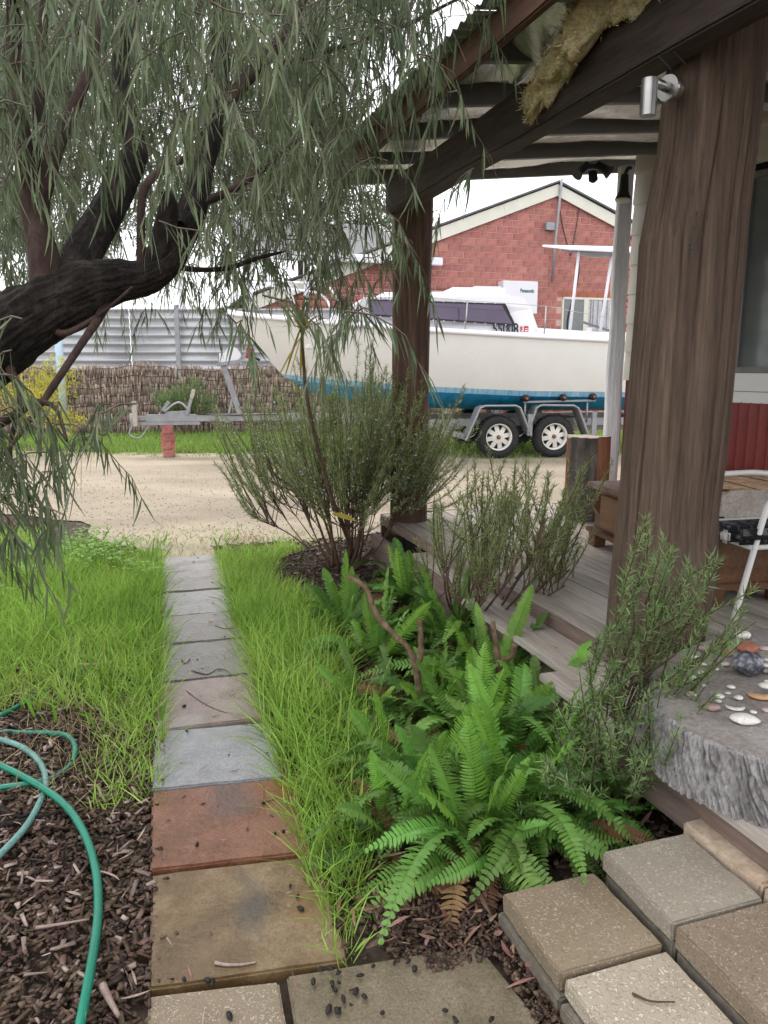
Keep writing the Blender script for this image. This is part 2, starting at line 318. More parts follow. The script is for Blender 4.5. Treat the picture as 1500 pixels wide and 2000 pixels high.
M['hull'] = mat('hull', [(.69, .685, .66), (.73, .725, .70)], 2, .28, spec=.45, famt=.02)
M['boatwhite'] = mat('boatwhite', [(.72, .71, .75), (.76, .75, .79)], 2, .35, famt=0)
M['antifoul'] = mat('antifoul', [(.010, .19, .42), (.018, .28, .55), (.03, .35, .62)], 5, .5, stretch=(3.0, 1, .6), famt=.1)
M['bluestripe'] = mat('bluestripe', [(.10, .34, .55), (.38, .56, .68)], 7, .55, stretch=(4, 1, .3), famt=0)
M['boatwin'] = mat('boatwin', [(.055, .035, .075), (.085, .055, .11)], 2, .06, spec=.6, famt=0)
M['black'] = mat('black', [(.012, .012, .014), (.018, .018, .02)], 2, .5, famt=0)
M['galv'] = mat('galv', [(.24, .245, .26), (.34, .345, .36)], 6, .5, metal=.35, famt=.08)
M['tyre'] = mat('tyre', [(.018, .018, .02), (.035, .035, .036)], 9, .8, bump=.3, bscale=40)
M['rim'] = mat('rim', [(.62, .60, .56), (.74, .73, .70)], 6, .4, famt=0)
M['rust'] = mat('rust', [(.20, .08, .04), (.33, .15, .08)], 12, .8)
M['red'] = mat('red', [(.45, .02, .025), (.5, .03, .035)], 3, .5, famt=0)
M['brickred'] = mat('brickred', [(.29, .115, .093), (.37, .15, .123), (.43, .19, .158)], 6, .85, obj=.14, bump=.3, bscale=40)
M['brickshade'] = mat('brickshade', [(.16, .06, .045), (.24, .095, .075)], 4, .9, island=.2)  # darker copy of the house brick, the wing verandah's shade put into its colour
M['mortar'] = mat('mortar', [(.50, .33, .28), (.56, .38, .33)], 6, .9)
M['lintel'] = mat('lintel', [(.34, .11, .07), (.40, .14, .09)], 6, .85, obj=.1)
M['cream'] = mat('cream', [(.62, .61, .52), (.68, .67, .58)], 3, .5, famt=0)
M['rooftile'] = mat('rooftile', [(.10, .10, .105), (.15, .15, .155)], 5, .7)
M['blind'] = mat('blind', [(.44, .44, .46), (.52, .52, .54)], 4, .7)
M['teal'] = mat('teal', [(.03, .13, .14), (.04, .16, .17)], 4, .5, famt=0)
M['zinc'] = mat('zinc', [(.40, .40, .42), (.50, .50, .52)], 2.5, .45, metal=.3, stretch=(.4, 1, 1), famt=.06)
M['reedfence'] = mat('reedfence', [(.22, .165, .125), (.32, .25, .20), (.42, .34, .28)], 5, .9, island=.25)
M['wire'] = mat('wire', [(.05, .045, .04), (.07, .06, .05)], 5, .6)
M['bluepole'] = mat('bluepole', [(.40, .52, .60), (.48, .60, .67)], 4, .5, famt=0)
M['hose'] = mat('hose', [(.004, .16, .10), (.006, .21, .13)], 6, .32, spec=.5, famt=0)
M['hose_pale'] = mat('hose_pale', [(.10, .24, .22), (.18, .33, .30)], 6, .45)
M['nut'] = mat('nut', [(.008, .007, .006), (.022, .018, .015)], 20, .5)
M['stick'] = mat('stick', [(.05, .03, .02), (.12, .075, .05)], 12, .8)
M['rock'] = mat('rock', [(.17, .115, .08), (.27, .19, .14)], 14, .9, bump=.8, bscale=30)

# ------------------------------------------------------------------ the setting: ground, driveway
g = 45; gx = np.linspace(-60, 60, g); gy = np.linspace(-20, 100, g)
V = np.array([(x, y, 0.0) for y in gy for x in gx]); V[:, 2] = -0.02
F = [(j * g + i, j * g + i + 1, (j + 1) * g + i + 1, (j + 1) * g + i) for j in range(g - 1) for i in range(g - 1)]
tag(link('ground', amesh('ground', V, F, True), M['soil']), kind='structure')
def sheet(name, poly, z, m, sub=24, wob=.12):
    """flat sheet with an uneven outline"""
    P = []
    for i, a in enumerate(poly):
        b = poly[(i + 1) % len(poly)]
        for k in range(sub): t = k / sub; P.append((a[0] + (b[0] - a[0]) * t, a[1] + (b[1] - a[1]) * t))
    P = np.array(P); n1 = fbm(np.c_[P * 1.7, np.zeros(len(P))], 3); n2 = fbm(np.c_[P * 1.7, np.ones(len(P)) * 9], 3)
    P = P + np.c_[n1, n2] * wob
    me = bpy.data.meshes.new(name); me.from_pydata([(x, y, z) for x, y in P], [], [tuple(range(len(P)))]); me.update()
    return link(name, me, m)
DRIVE = [(-22, 9.5), (-6, 8.3), (-3.0, 7.2), (-1.95, 6.0), (-1.55, 5.72), (-1.0, 5.8), (-.55, 6.4), (.1, 6.7), (1.6, 6.9), (6, 8.2), (22, 11), (22, 14.2), (6, 14.1), (0, 13.4), (-3.2, 13.0), (-6.2, 13.4), (-22, 16)]
gt = M['gravel'].node_tree; gp = next(n for n in gt.nodes if n.type == 'BSDF_PRINCIPLED'); gs_ = gp.inputs['Base Color'].links[0].from_socket; gc = next(n for n in gt.nodes if n.type == 'TEX_COORD')
gn = ND(gt, 'ShaderNodeTexNoise'); gn.inputs['Scale'].default_value = .8; gn.inputs['Detail'].default_value = 7; gm_ = ND(gt, 'ShaderNodeMapping'); gm_.inputs['Scale'].default_value = (.45, 1.3, 1); gt.links.new(gc.outputs['Object'], gm_.inputs[0]); gt.links.new(gm_.outputs[0], gn.inputs['Vector'])
gr = ND(gt, 'ShaderNodeMapRange'); gr.inputs[1].default_value = .35; gr.inputs[2].default_value = .65; gr.inputs[3].default_value = .72; gr.inputs[4].default_value = 1.12; gt.links.new(gn.outputs[0], gr.inputs[0])
gv = ND(gt, 'ShaderNodeVectorMath', operation='SCALE'); gt.links.new(gs_, gv.inputs[0]); gt.links.new(gr.outputs[0], gv.inputs['Scale']); gt.links.new(gv.outputs[0], gp.inputs['Base Color'])
tag(sheet('driveway', DRIVE, -.008, M['gravel']), kind='structure')
def inpoly(x, y, poly):
    x = np.asarray(x); y = np.asarray(y); c = np.zeros(x.shape, bool); n = len(poly); j = n - 1
    for i in range(n):
        xi, yi = poly[i]; xj, yj = poly[j]
        c ^= ((yi > y) != (yj > y)) & (x < (xj - xi) * (y - yi) / (yj - yi + 1e-12) + xi); j = i
    return c
# loose stones on the nearer driveway
n = 2200; x = rng.uniform(-4.2, 1.6, n); y = 6.4 + 4.5 * rng.random(n) ** 1.6; k = inpoly(x, y, DRIVE); x, y = x[k], y[k]; n = len(x)
s = rng.uniform(.003, .007, n); d = rdir(n); d2 = norm(np.cross(d, rdir(n))); d3 = np.cross(d, d2)
V, F = obox(np.c_[x, y, s * .3 - .006], d * s[:, None], d2 * s[:, None] * .8, d3 * s[:, None] * .6, .004)
M['stones'] = mat('stones', [(.34, .30, .24), (.42, .38, .32)], 8, .9, island=.2)
tag(link('loose_gravel', amesh('loose_gravel', V, F), M['stones']), kind='stuff')

# ------------------------------------------------------------------ garden path of pavers
path = tag(empty('garden_path', (0, 0, 0), PA), kind='structure')
def slab(name, quad, z0, z1, m, parent, bevel=.006, grid=10, rough=.003, seed=0):
    """a bevelled slab with a slightly uneven top; quad = 4 corners"""
    q = [Vector((*p, 0)) for p in quad]; c = sum(q, Vector()) / 4; b = MB()
    b.prism([(p.x - c.x, p.y - c.y) for p in q], 0, z1 - z0); me = b.mesh(name, 0)
    bm = bmesh.new(); bm.from_mesh(me); bmesh.ops.bevel(bm, geom=bm.edges[:], offset=bevel, segments=2, affect='EDGES')
    bm.faces.ensure_lookup_table(); bmesh.ops.subdivide_edges(bm, edges=[e for e in bm.edges if e.calc_length() > .1], cuts=6, use_grid_fill=True)
    for v in bm.verts:
        p = np.array([[v.co.x * 22 + seed * 7, v.co.y * 22, v.co.z * 22]]); d = float(fbm(p, 3)[0])
        v.co.z += d * rough * (1 if v.co.z > (z1 - z0) * .5 else 0); v.co.x += d * rough * .7; v.co.y -= d * rough * .7
    bm.to_mesh(me); bm.free()
    for p in me.polygons: p.use_smooth = True
    me.set_sharp_from_angle(angle=R(28))
    o = link(name, me, m, parent); o.location = (c.x, c.y, z0); return o
grey = [(.17, .155, .148), (.22, .205, .198), (.265, .25, .242)]
lines = [(-.062, .357, 5.95), (-.066, .366, 5.48), (-.070, .366, 4.99), (-.074, .362, 4.48), (-.079, .360, 4.00), (-.083, .352, 3.50), (-.104, .345, 3.00), (-.110, .350, 2.555), (-.106, .366, 2.10), (-.104, .345, 1.652)]
pav_cols = [grey, [(.175, .16, .152), (.24, .225, .215)], [(.215, .205, .203), (.285, .275, .273)], [(.16, .147, .138), (.23, .212, .20)], [(.15, .138, .125), (.22, .203, .186)],
            [(.17, .125, .11), (.25, .19, .17), (.30, .24, .22)], [(.20, .20, .207), (.27, .27, .28), (.31, .31, .32)], [(.12, .048, .024), (.19, .082, .046), (.235, .115, .072)], [(.070, .042, .017), (.145, .092, .042), (.23, .165, .092)]]
for i in range(9):
    a, b = lines[i], lines[i + 1]; mm = mat('paver_%d' % i, pav_cols[i], 7, .16, bump=.7, bscale=30 if i == 7 else 55, bdist=.012 if i == 7 else .006, rough2=.42, spec=.5, fine=130, famt=.36)
    if i == 5: stain(mm, (-.15, -.2, .04), (.16, .12, 1), (.34, .30, .28), .6)
    if i == 6: stain(mm, (.12, .12, .04), (.25, .08, 1), (.22, .21, .19), .5)
    if i == 7: stain(mm, (.02, .12, .04), (.10, .16, 1), (.10, .075, .07), .7); stain(mm, (.2, .15, .04), (.1, .1, 1), (.24, .10, .025), .6)
    if i == 8: stain(mm, (.03, .02, .04), (.075, .2, 1), (.065, .055, .045), .85, .9); stain(mm, (-.1, -.15, .04), (.2, .1, 1), (.11, .07, .03), .6, .9); stain(mm, (.17, -.02, .04), (.07, .1, 1), (.17, .09, .03), .6)
    sk = .012 * math.sin(i * 2.3)
    slab('paver', [(a[0] + .004, a[2] - .008 + sk), (max(a[1], b[1]) + .004 * (i % 3), a[2] - .008 - .04 * (i > 5) + sk), (max(a[1], b[1]), b[2] + .006 - .04 * (i > 5)), (b[0], b[2] + .006)], -.03, .012 + .003 * (i % 2), mm, path, seed=i)
agg = grit('agg_path', [(.17, .13, .085), (.23, .185, .13)], [(.38, .33, .25), (.29, .24, .17), (.45, .39, .30), (.22, .16, .105), (.33, .29, .24)], 165, .5, .5, lo=.25)
slab('paver', [(-.104, 1.638), (.196, 1.60), (.19, 1.05), (-.10, 1.05)], -.03, .012, agg, path, seed=11)
slm = mat('slab_dark', [(.10, .08, .05), (.16, .13, .085), (.21, .175, .12)], 6, .25, bump=.8, bscale=90, bdist=.006, rough2=.55, fine=150, famt=.4)
slab('paver', [(.214, 1.615), (.70, 1.585), (.80, 1.0), (.205, 1.0)], -.03, .008, slm, path, seed=12)

# ------------------------------------------------------------------ paver steps up to the deck
steps = tag(empty('paver_step', (0, 0, 0), VA), 'stepped stack of pebble-faced concrete pavers leading up to the timber deck', 'steps')
ag1 = grit('agg_1', [(.19, .145, .095), (.265, .21, .145)], [(.37, .31, .225), (.30, .235, .16), (.41, .35, .265), (.2, .14, .09)], 150, .6, .5, lo=.3)
ag2 = grit('agg_2', [(.24, .21, .165), (.31, .275, .22)], [(.42, .38, .31), (.34, .29, .23), (.43, .40, .34), (.25, .2, .16)], 150, .6, .45, lo=.3)
ag3 = grit('agg_3', [(.33, .28, .215), (.40, .345, .27)], [(.52, .45, .35), (.42, .35, .26), (.56, .5, .41), (.36, .29, .22)], 110, .75, .6)
ag4 = grit('agg_4', [(.175, .135, .095), (.25, .20, .145)], [(.34, .28, .21), (.26, .19, .14), (.38, .31, .235), (.15, .10, .07)], 150, .55, .5, lo=.3)
under = mat('paver_under', [(.13, .115, .09), (.20, .175, .14)], 8, .8, bump=.4)
def pv(u0, u1, v0, v1, z0, z1, m, sd): return slab('paver', [(u0, v1), (u1, v1), (u1, v0), (u0, v0)], z0, z1, m, steps, .0045, seed=sd)
pv(.856, 1.134, 1.312, 1.595, .048, .100, ag1, 21); pv(.862, 1.138, 1.006, 1.302, .050, .092, ag3, 22); pv(.862, 1.138, .69, .998, .050, .095, ag1, 23)
pv(.848, 1.142, 1.30, 1.60, -.01, .044, under, 24); pv(.846, 1.142, .985, 1.29, -.01, .044, under, 25); pv(.85, 1.14, .68, .98, -.01, .044, under, 26)
pv(1.150, 1.42, 1.302, 1.588, .108, .162, ag2, 27); pv(1.150, 1.43, .995, 1.294, .104, .160, ag4, 28); pv(1.150, 1.43, .69, .985, .104, .158, ag2, 29)
pv(1.156, 1.42, 1.30, 1.58, -.01, .104, under, 30); pv(1.156, 1.42, .70, 1.29, -.01, .100, under, 31)
curb = mat('curb', [(.40, .30, .21), (.47, .37, .275), (.53, .43, .33)], 5, .75, bump=.3, bscale=40)
for k, (v0, v1) in enumerate(((1.33, 1.62), (1.02, 1.322), (.70, 1.012))):
    slab('curb_stone', [(1.434, v1), (1.515, v1), (1.515, v0), (1.434, v0)], .0, .175, curb, steps, .008, seed=40 + k)

# ------------------------------------------------------------------ timber deck
DU, DL = .34, .27
deck = tag(empty('timber_deck', (0, 0, 0), VA), 'weathered grey timber deck under the verandah roof', 'deck')
k = 0; u = 1.80
while u < 4.7:
    v0 = 2.31 if u < 2.66 else .3; w = .118
    if u < 2.66: b = MB().b2((u, v0, DU - .03), (u + w, 5.46 + .02 * math.sin(k * 3.1), DU))
    else: b = MB().b2((u, v0, DU - .03), (u + w, 5.46 + .02 * math.sin(k * 3.1), DU))
    b.build('deck_board', M['deck'], deck, .004); u += w + .006; k += 1
u = 1.47
for v1 in (2.5, 3.5, 4.5):
    MB().b2((u, .5, DL - .03), (u + .104, v1, DL)).build('deck_board', M['deck'], deck, .004); u += .109
while u < 2.66:
    MB().b2((u + .004, .5, DL - .03), (u + .12, 2.25, DL)).build('deck_board', M['deck'], deck, .004); u += .124
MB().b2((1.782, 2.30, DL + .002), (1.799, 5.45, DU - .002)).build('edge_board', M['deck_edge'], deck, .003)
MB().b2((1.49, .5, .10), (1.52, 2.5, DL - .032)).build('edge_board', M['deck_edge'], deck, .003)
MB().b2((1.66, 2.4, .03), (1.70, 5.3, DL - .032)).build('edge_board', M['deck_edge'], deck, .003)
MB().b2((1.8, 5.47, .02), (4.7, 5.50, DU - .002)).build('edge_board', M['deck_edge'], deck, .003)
MB().b2((1.95, .5, .02), (2.0, 5.4, DL - .032)).b2((3.2, .5, .02), (3.3, 5.4, DU - .032)).build('joist', M['dark'], deck)  # joists coloured near black to carry the shadow of the gap under the deck

# ------------------------------------------------------------------ verandah: posts, beam, rafters, roof
ver = tag(empty('verandah', (0, 0, 0), VA), 'rustic verandah with round timber posts, dark beam and corrugated roof', 'verandah')
def trunkpost(name, prof, m, parent, nseg=96, nz=150, crack=0.006, grain=.004, seed=0, ellipse=1.0, cracks=None):
    """prof rows: (z, cx, cy, r); returns an upright timber post with grain and drying cracks"""
    prof = np.array(prof, float); z = np.linspace(prof[0, 0], prof[-1, 0], nz); cx, cy, r = (np.interp(z, prof[:, 0], prof[:, j]) for j in (1, 2, 3))
    th = np.arange(nseg) * 2 * math.pi / nseg; Z, T = np.meshgrid(z, th, indexing='ij')
    n1 = fbm(np.stack([np.cos(T) * 2.2 + seed, np.sin(T) * 2.2, Z * .8], -1), 3); n2 = fbm(np.stack([np.cos(T) * 14 + seed, np.sin(T) * 14, Z * 1.3], -1), 3)
    rr = r[:, None] * (1 + .022 * n1) + grain * n2
    rs = np.random.default_rng(seed + 3)
    for q in range(7 + len(cracks or ())):
        t0 = rs.uniform(0, 2 * math.pi); za, zb = sorted(rs.uniform(z[0], z[-1], 2)); zb = max(zb, za + .6)
        if q >= 7: t0, za, zb = cracks[q - 7]
        tc = t0 + .03 * vn(np.stack([z * 2.5, np.full(nz, q * 3.1 + seed), np.zeros(nz)], -1)) + .05 * np.sin(z * .9 + q)
        dd = np.angle(np.exp(1j * (T - tc[:, None]))); wd = 1.0 * 2 * math.pi / nseg
        fade = np.clip(np.minimum((z - za), (zb - z)) / .25, 0, 1)[:, None]
        rr -= crack * np.exp(-(dd / wd) ** 2) * fade
    V = np.stack([cx[:, None] + rr * np.cos(T), cy[:, None] + rr * np.sin(T) * ellipse, Z], -1).reshape(-1, 3)
    i = np.arange(nz - 1)[:, None] * nseg; kk = np.arange(nseg)[None]; k2 = (kk + 1) % nseg
    F = np.stack([i + kk, i + k2, i + nseg + k2, i + nseg + kk], -1).reshape(-1, 4)
    me = amesh(name, V, F, True); bm = bmesh.new(); bm.from_mesh(me); bm.verts.ensure_lookup_table()
    bm.faces.new([bm.verts[j] for j in range(nseg)][::-1]); bm.faces.new([bm.verts[(nz - 1) * nseg + j] for j in range(nseg)]); bm.to_mesh(me); bm.free()
    return link(name, me, m, parent)
# profile of the near post, read at its own distance
YN = 2.956; prof = []
for y, xl, xr in ((1290, 1180, 1366), (1200, 1186, 1380), (1150, 1190, 1396), (1120, 1193, 1400), (1000, 1205, 1402), (870, 1217, 1420), (735, 1228, 1432), (600, 1240, 1444), (480, 1248, 1455), (440, 1256, 1458), (300, 1283, 1476), (200, 1293, 1488), (120, 1304, 1497), (90, 1307, 1500)):
    a, b = atY(xl, y, YN), atY(xr, y, YN); c = (a + b) / 2; uu, vv = toV(c.x, c.y); prof.append((a.z, uu, vv, (b.x - a.x) / 2 * .985))
prof[0] = (DL + .0, *prof[0][1:]); prof[-1] = (2.72, *prof[-1][1:])
FR = math.atan2(-2.956, -1.124) - VA
post1 = trunkpost('post', prof, M['post'], ver, 330, 200, .013, .0018, 1, .9, [(FR + .72, .7, 2.5), (FR - .12, 1.0, 2.1), (FR - .55, .6, 1.6), (FR + .25, 1.5, 2.5), (FR + 1.05, .9, 2.3), (FR - .85, 1.2, 2.4), (FR + .05, .4, 1.0)])
tag(post1, 'thick dark timber post with drying cracks and an iron hook')
hk = MB(); pc = np.array([1, 1, 1])
def on_post(px, py, off=.0):
    p = atY(px, py, YN - .205 - off); a, b = toV(p.x, p.y); return (a, b, p.z)
pts = [on_post(1362, 415, -.012), on_post(1358, 425, .012), on_post(1355, 450, .016), on_post(1350, 470, .018), on_post(1345, 481, .024), on_post(1348, 486, .035), on_post(1354, 482, .04), on_post(1355, 474, .04)]
hk.tube(smoothpath(pts, 4), .004, 8).build('hook', M['wire'], post1, smooth=True)
YF = atY(800, 700, 5.55).y; prof = []
for y, xl, xr in ((1030, 762, 834), (900, 763, 836), (800, 764, 837), (700, 765, 838), (600, 766, 840), (500, 766, 842), (380, 767, 846)):
    a, b = atY(xl, y, YF), atY(xr, y, YF); c = (a + b) / 2; uu, vv = toV(c.x, c.y); prof.append((a.z, uu, vv, (b.x - a.x) / 2))
prof[0] = (DL - .03, *prof[0][1:]); prof[-1] = (2.70, *prof[-1][1:])
tag(trunkpost('post', prof, M['post_far'], ver, 64, 140, .007, .004, 5), 'reddish brown timber post at the far end of the beam')
prof = []
for y, xl, xr in ((960, 1170, 1203), (850, 1178, 1212), (740, 1183, 1216), (650, 1190, 1222), (600, 1193, 1222), (560, 1192, 1226), (480, 1197, 1230), (400, 1203, 1235), (330, 1207, 1240)):
    a, b = atY(xl, y, 6.2), atY(xr, y, 6.2); c = (a + b) / 2; uu, vv = toV(c.x, c.y); prof.append((a.z, uu, vv, (b.x - a.x) / 2 * .9))
prof[0] = (.0, *prof[0][1:]); prof[-1] = (2.93, *prof[-1][1:])
tag(trunkpost('post', prof, M['white_wood'], ver, 48, 120, .004, .006, 9), 'knotty white painted pole at the house corner')
# beam: hewn, slightly irregular
def hewn(name, u0, u1, z0, z1, v0, v1, m, amp=.006, seed=0, nv=60):
    v = np.linspace(v0, v1, nv); rows = []
    for (a, b) in ((u0, z0), (u1, z0), (u1, z1), (u0, z1)):
        n_ = fbm(np.c_[v * 1.5 + seed, np.full(nv, a * 9 + b * 5), np.zeros(nv)], 3); n2 = fbm(np.c_[v * 1.5 + seed, np.full(nv, a * 4 + b * 11), np.ones(nv) * 5], 3)
        rows.append(np.c_[np.full(nv, a) + n_ * amp, v, np.full(nv, b) + n2 * amp])
    Vv = np.stack(rows, 1).reshape(-1, 3); F = []
    for i in range(nv - 1):
        for k in range(4): F.append((i * 4 + k, i * 4 + (k + 1) % 4, i * 4 + 4 + (k + 1) % 4, i * 4 + 4 + k))
    b = MB(); b.add(Vv, F + [(3, 2, 1, 0), tuple((nv - 1) * 4 + k for k in range(4))]); return link(name, b.mesh(name, .008, 2), m, ver)
hewn('beam', 1.745, 1.865, 2.462, 2.665, -.6, 5.22, M['beam'], .006, 3)
RS = .11
def rb(u): return 2.765 + RS * (u - 1.95)
for k in range(11):
    v = 5.655 - .6 * k; u0, u1 = (1.52, 4.75)
    h = .125 if k == 0 else .105
    b = MB(); w = .022; z0, z1 = rb(u0), rb(u1)
    b.add([(u0, v - w, z0), (u1, v - w, z1), (u1, v + w, z1), (u0, v + w, z0), (u0, v - w, z0 + h), (u1, v - w, z1 + h), (u1, v + w, z1 + h), (u0, v + w, z0 + h)], [(0, 3, 2, 1), (4, 5, 6, 7), (0, 1, 5, 4), (2, 3, 7, 6), (1, 2, 6, 5), (3, 0, 4, 7)])
    o = b.build('rafter', M['rafter'], ver, .002)
hewn('fascia_board', 1.475, 1.515, 2.70, 2.835, -.5, 5.70, M['fascia'], .006, 8)
# corrugated roof sheets, ribs running up the slope
for q in range(7):
    va, vb = 5.78 - .9 * q, 5.78 - .9 * (q + 1); nv = 96; us = np.array([1.40, 2.4, 3.4, 4.8]); vv = np.linspace(va, vb, nv)
    wv = .009 * np.sin(vv / .076 * 2 * math.pi) + .003 * (q % 2)
    Vv = np.array([(u_, v_, rb(u_) + .132 + w_) for u_ in us for v_, w_ in zip(vv, wv)]); F = np.array([(j * nv + i, j * nv + i + 1, (j + 1) * nv + i + 1, (j + 1) * nv + i) for j in range(3) for i in range(nv - 1)])
    o = link('roof_sheet', amesh('roof_sheet', Vv, F, True), M['roof'], ver); o.modifiers.new('s', 'SOLIDIFY').thickness = .002
# sagging foil between the rafters
for k in range(9):
    if k == 4: ulo = 2.25
    else: ulo = 1.56
    va, vb = 5.655 - .6 * k - .024, 5.655 - .6 * (k + 1) + .024; nu, nv = 60, 18; us = np.linspace(ulo, 4.75, nu); vv = np.linspace(va, vb, nv); U, Vg = np.meshgrid(us, vv, indexing='ij')
    s = np.sin(np.pi * (Vg - va) / (vb - va)); sag = .055 * s * (1 + .5 * np.sin(U * 3.1 + k * 2)) + .008 * fbm(np.stack([U * 6, Vg * 9, np.full_like(U, k)], -1), 3)
    Vv = np.stack([U, Vg, rb(U) + .095 - sag], -1).reshape(-1, 3); F = np.array([(i * nv + j, i * nv + j + 1, (i + 1) * nv + j + 1, (i + 1) * nv + j) for i in range(nu - 1) for j in range(nv - 1)])
    link('foil_sheet', amesh('foil_sheet', Vv, F, True), M['foil'], ver)
# nails near the top of the thick post
for px, py in ((1288, 112), (1316, 101)):
    a, b = on_post(px, py, -.0), on_post(px + 22, py + 24, -.05); MB().tube([a, b], .003, 6).build('nail', M['wire'], ver)

# ------------------------------------------------------------------ torn insulation hanging over the beam
n1, n2 = 70, 36; ts = np.linspace(0, 1, n1); pts = np.array([(1.86, 3.42, 2.60), (1.85, 3.30, 2.69), (1.87, 3.12, 2.75), (1.83, 2.95, 2.80), (1.86, 2.78, 2.80), (1.90, 2.55, 2.82), (1.88, 2.3, 2.83)]); pts = np.c_[pts[:, :2] * .927, EYE + (pts[:, 2] - EYE) * .927]; c = smoothpath(pts, 12); c = c[np.linspace(0, len(c) - 1, n1).astype(int)]
th = np.arange(n2) * 2 * math.pi / n2; rad = np.interp(ts, [0, .06, .25, .45, .62, .8, 1], [.012, .055, .080, .10, .065, .085, .07])
Tn = fbm(np.stack(np.broadcast_arrays(ts[:, None] * 9, np.cos(th)[None] * 1.6, np.sin(th)[None] * 1.6), -1), 4)
rr = rad[:, None] * (1 + .75 * Tn); V = np.stack([c[:, 0:1] + rr * np.cos(th) * .8, c[:, 1:2] + rr * np.cos(th + 1.1) * .5, c[:, 2:3] + rr * np.sin(th)], -1).reshape(-1, 3)
i = np.arange(n1 - 1)[:, None] * n2; kk = np.arange(n2)[None]; k2 = (kk + 1) % n2; F = np.stack([i + kk, i + k2, i + n2 + k2, i + n2 + kk], -1).reshape(-1, 4)
ins = tag(empty('insulation_batt', (0, 0, 0), VA), 'torn yellow fibre insulation hanging over the dark beam', 'insulation')
link('batt', amesh('batt', V, F, True), M['fluff'], ins)
n = 2600; q = V[rng.integers(n2 * 3, len(V), n)] + rng.normal(size=(n, 3)) * .006; q[:, 0] -= rng.random(n) * .015
d = rdir(n); d[:, 0] -= .5; d = norm(d); sd_ = norm(np.cross(d, rdir(n))); V2, F2 = strips(q, d, sd_, rng.uniform(.008, .028, n), np.full(n, .005), rdir(n) * .4, (1, .8, .2))
tag(link('fibres', amesh('fibres', V2, F2), M['fluff'], ins), kind='stuff')
fo = np.linspace(0, 1, 30); Vf = []
for a in fo:
    for b in np.linspace(0, 1, 12):
        Vf.append((1.62 + .22 * b + .03 * math.sin(a * 9), 3.42 - .9 * a, rb(1.6) + .09 - .10 * math.sin(b * math.pi * .8) * (1 - .5 * a) + .012 * math.sin(a * 23 + b * 7)))
link('torn_foil', amesh('torn_foil', Vf, [(i * 12 + j, i * 12 + j + 1, i * 12 + 13 + j, i * 12 + 12 + j) for i in range(29) for j in range(11)], True), M['foil'], ins)

# ------------------------------------------------------------------ lamps on the verandah
wl = tag(empty('wall_lamp'), 'brushed steel cylinder lamp fixed high on the thick timber post', 'lamp')
c = atY(1306, 172, 2.80); ax = Vector((-.78, -.62, 0)).normalized()
def lathe_dir(prof, c, d, n=28):
    b = MB().lathe(prof, n); q = Vector(d).to_track_quat('Z', 'Y').to_matrix(); b.V = [tuple(Vector(c) + q @ Vector(v)) for v in b.V]; return b
lathe_dir([(.0, -.03), (.040, -.03), (.042, .0), (.040, .010), (.0, .010)], c, ax).build('mount_plate', M['steel'], wl, smooth=False)
lathe_dir([(.016, 0), (.016, .075)], c, ax, 16).build('arm', M['steel'], wl, smooth=True)
cy = atY(1267, 192, 2.74)
MB().lathe([(.024, -.054), (.0265, -.054), (.0265, .058), (.024, .061), (0, .061)], 32, cy).build('lamp_body', M['steel'], wl, smooth=False)
MB().lathe([(0, -.048), (.024, -.048)], 32, cy).build('lens', M['lampglass'], wl)
def spot(name, head, top, aim, label, n=22):
    e = tag(empty(name), label, 'lamp'); d = Vector(aim).normalized()
    lathe_dir([(.0, -.16), (.028, -.155), (.032, -.10), (.036, -.04), (.056, .01), (.060, .02), (.0, .021)], head, d).build('lamp_head', M['blackplastic'], e, smooth=False)
    lathe_dir([(.0, .022), (.056, .022), (.054, .034), (.03, .042), (.0, .044)], head, d).build('lens', M['lampglass'], e, smooth=True)
    MB().tube(smoothpath([head - d * .15, head - d * .19 + Vector((.02, .0, .01)), top], 5), .014, 10).build('bracket', M['blackplastic'], e, smooth=True)
    return e
spot('spot_lamp', atY(1217, 384, 6.02), atY(1232, 328, 6.1), (-.05, -.10, -1), 'black outdoor spot lamp with pale lens pointing down beside the white pole')
fl = tag(empty('flood_light'), 'black twin flood light with sensor under the far roof edge', 'lamp')
for px, py, d in ((1135, 332, (-.7, -.3, -.6)), (1180, 330, (.7, -.3, -.5))):
    lathe_dir([(0, -.07), (.03, -.065), (.036, .02), (.05, .05), (0, .05)], atY(px, py, 5.98), d).build('lamp_head', M['blackplastic'], fl)
lathe_dir([(0, -.03), (.03, -.03), (.034, .03), (.02, .045), (0, .05)], atY(1158, 344, 5.95), (0, -.5, -1)).build('sensor', M['blackplastic'], fl, smooth=True)
c = atY(1160, 326, 6.0); MB().box(c, (.16, .04, .035)).build('mount_plate', M['blackplastic'], fl, .004)

# ------------------------------------------------------------------ house wall: weatherboards, window, red sheeting
WA = math.atan2(-.857, .515); W0 = (1.95, 6.30)
house = tag(empty('house', (W0[0], W0[1], 0), WA), 'beige weatherboard house wall with red corrugated base and dark framed window', 'house')
def wt(px, py): return onplane(px, py, W0, WA)
def wb(t0, t1, z0, h=.232, out=.0):
    # local x along the wall, local -y... outward normal is +y rotated: choose sign so that it faces the deck
    b = MB(); f0, f1 = -.034 - out, -.016 - out
    b.add([(t0, f0, z0), (t1, f0, z0), (t1, f1, z0 + h), (t0, f1, z0 + h), (t0, 0, z0), (t1, 0, z0), (t1, 0, z0 + h), (t0, 0, z0 + h)], [(0, 1, 2, 3), (5, 4, 7, 6), (4, 5, 1, 0), (3, 2, 6, 7), (4, 0, 3, 7), (1, 5, 6, 2)])
    return b.build('weatherboard', M['board'], house)
tw, zwb = wt(1436, 725); _, zwt = wt(1487, 334)
z = wt(1207, 742)[1]; zc = z
while z < 3.35: wb(0, tw - .06, z); z += .222
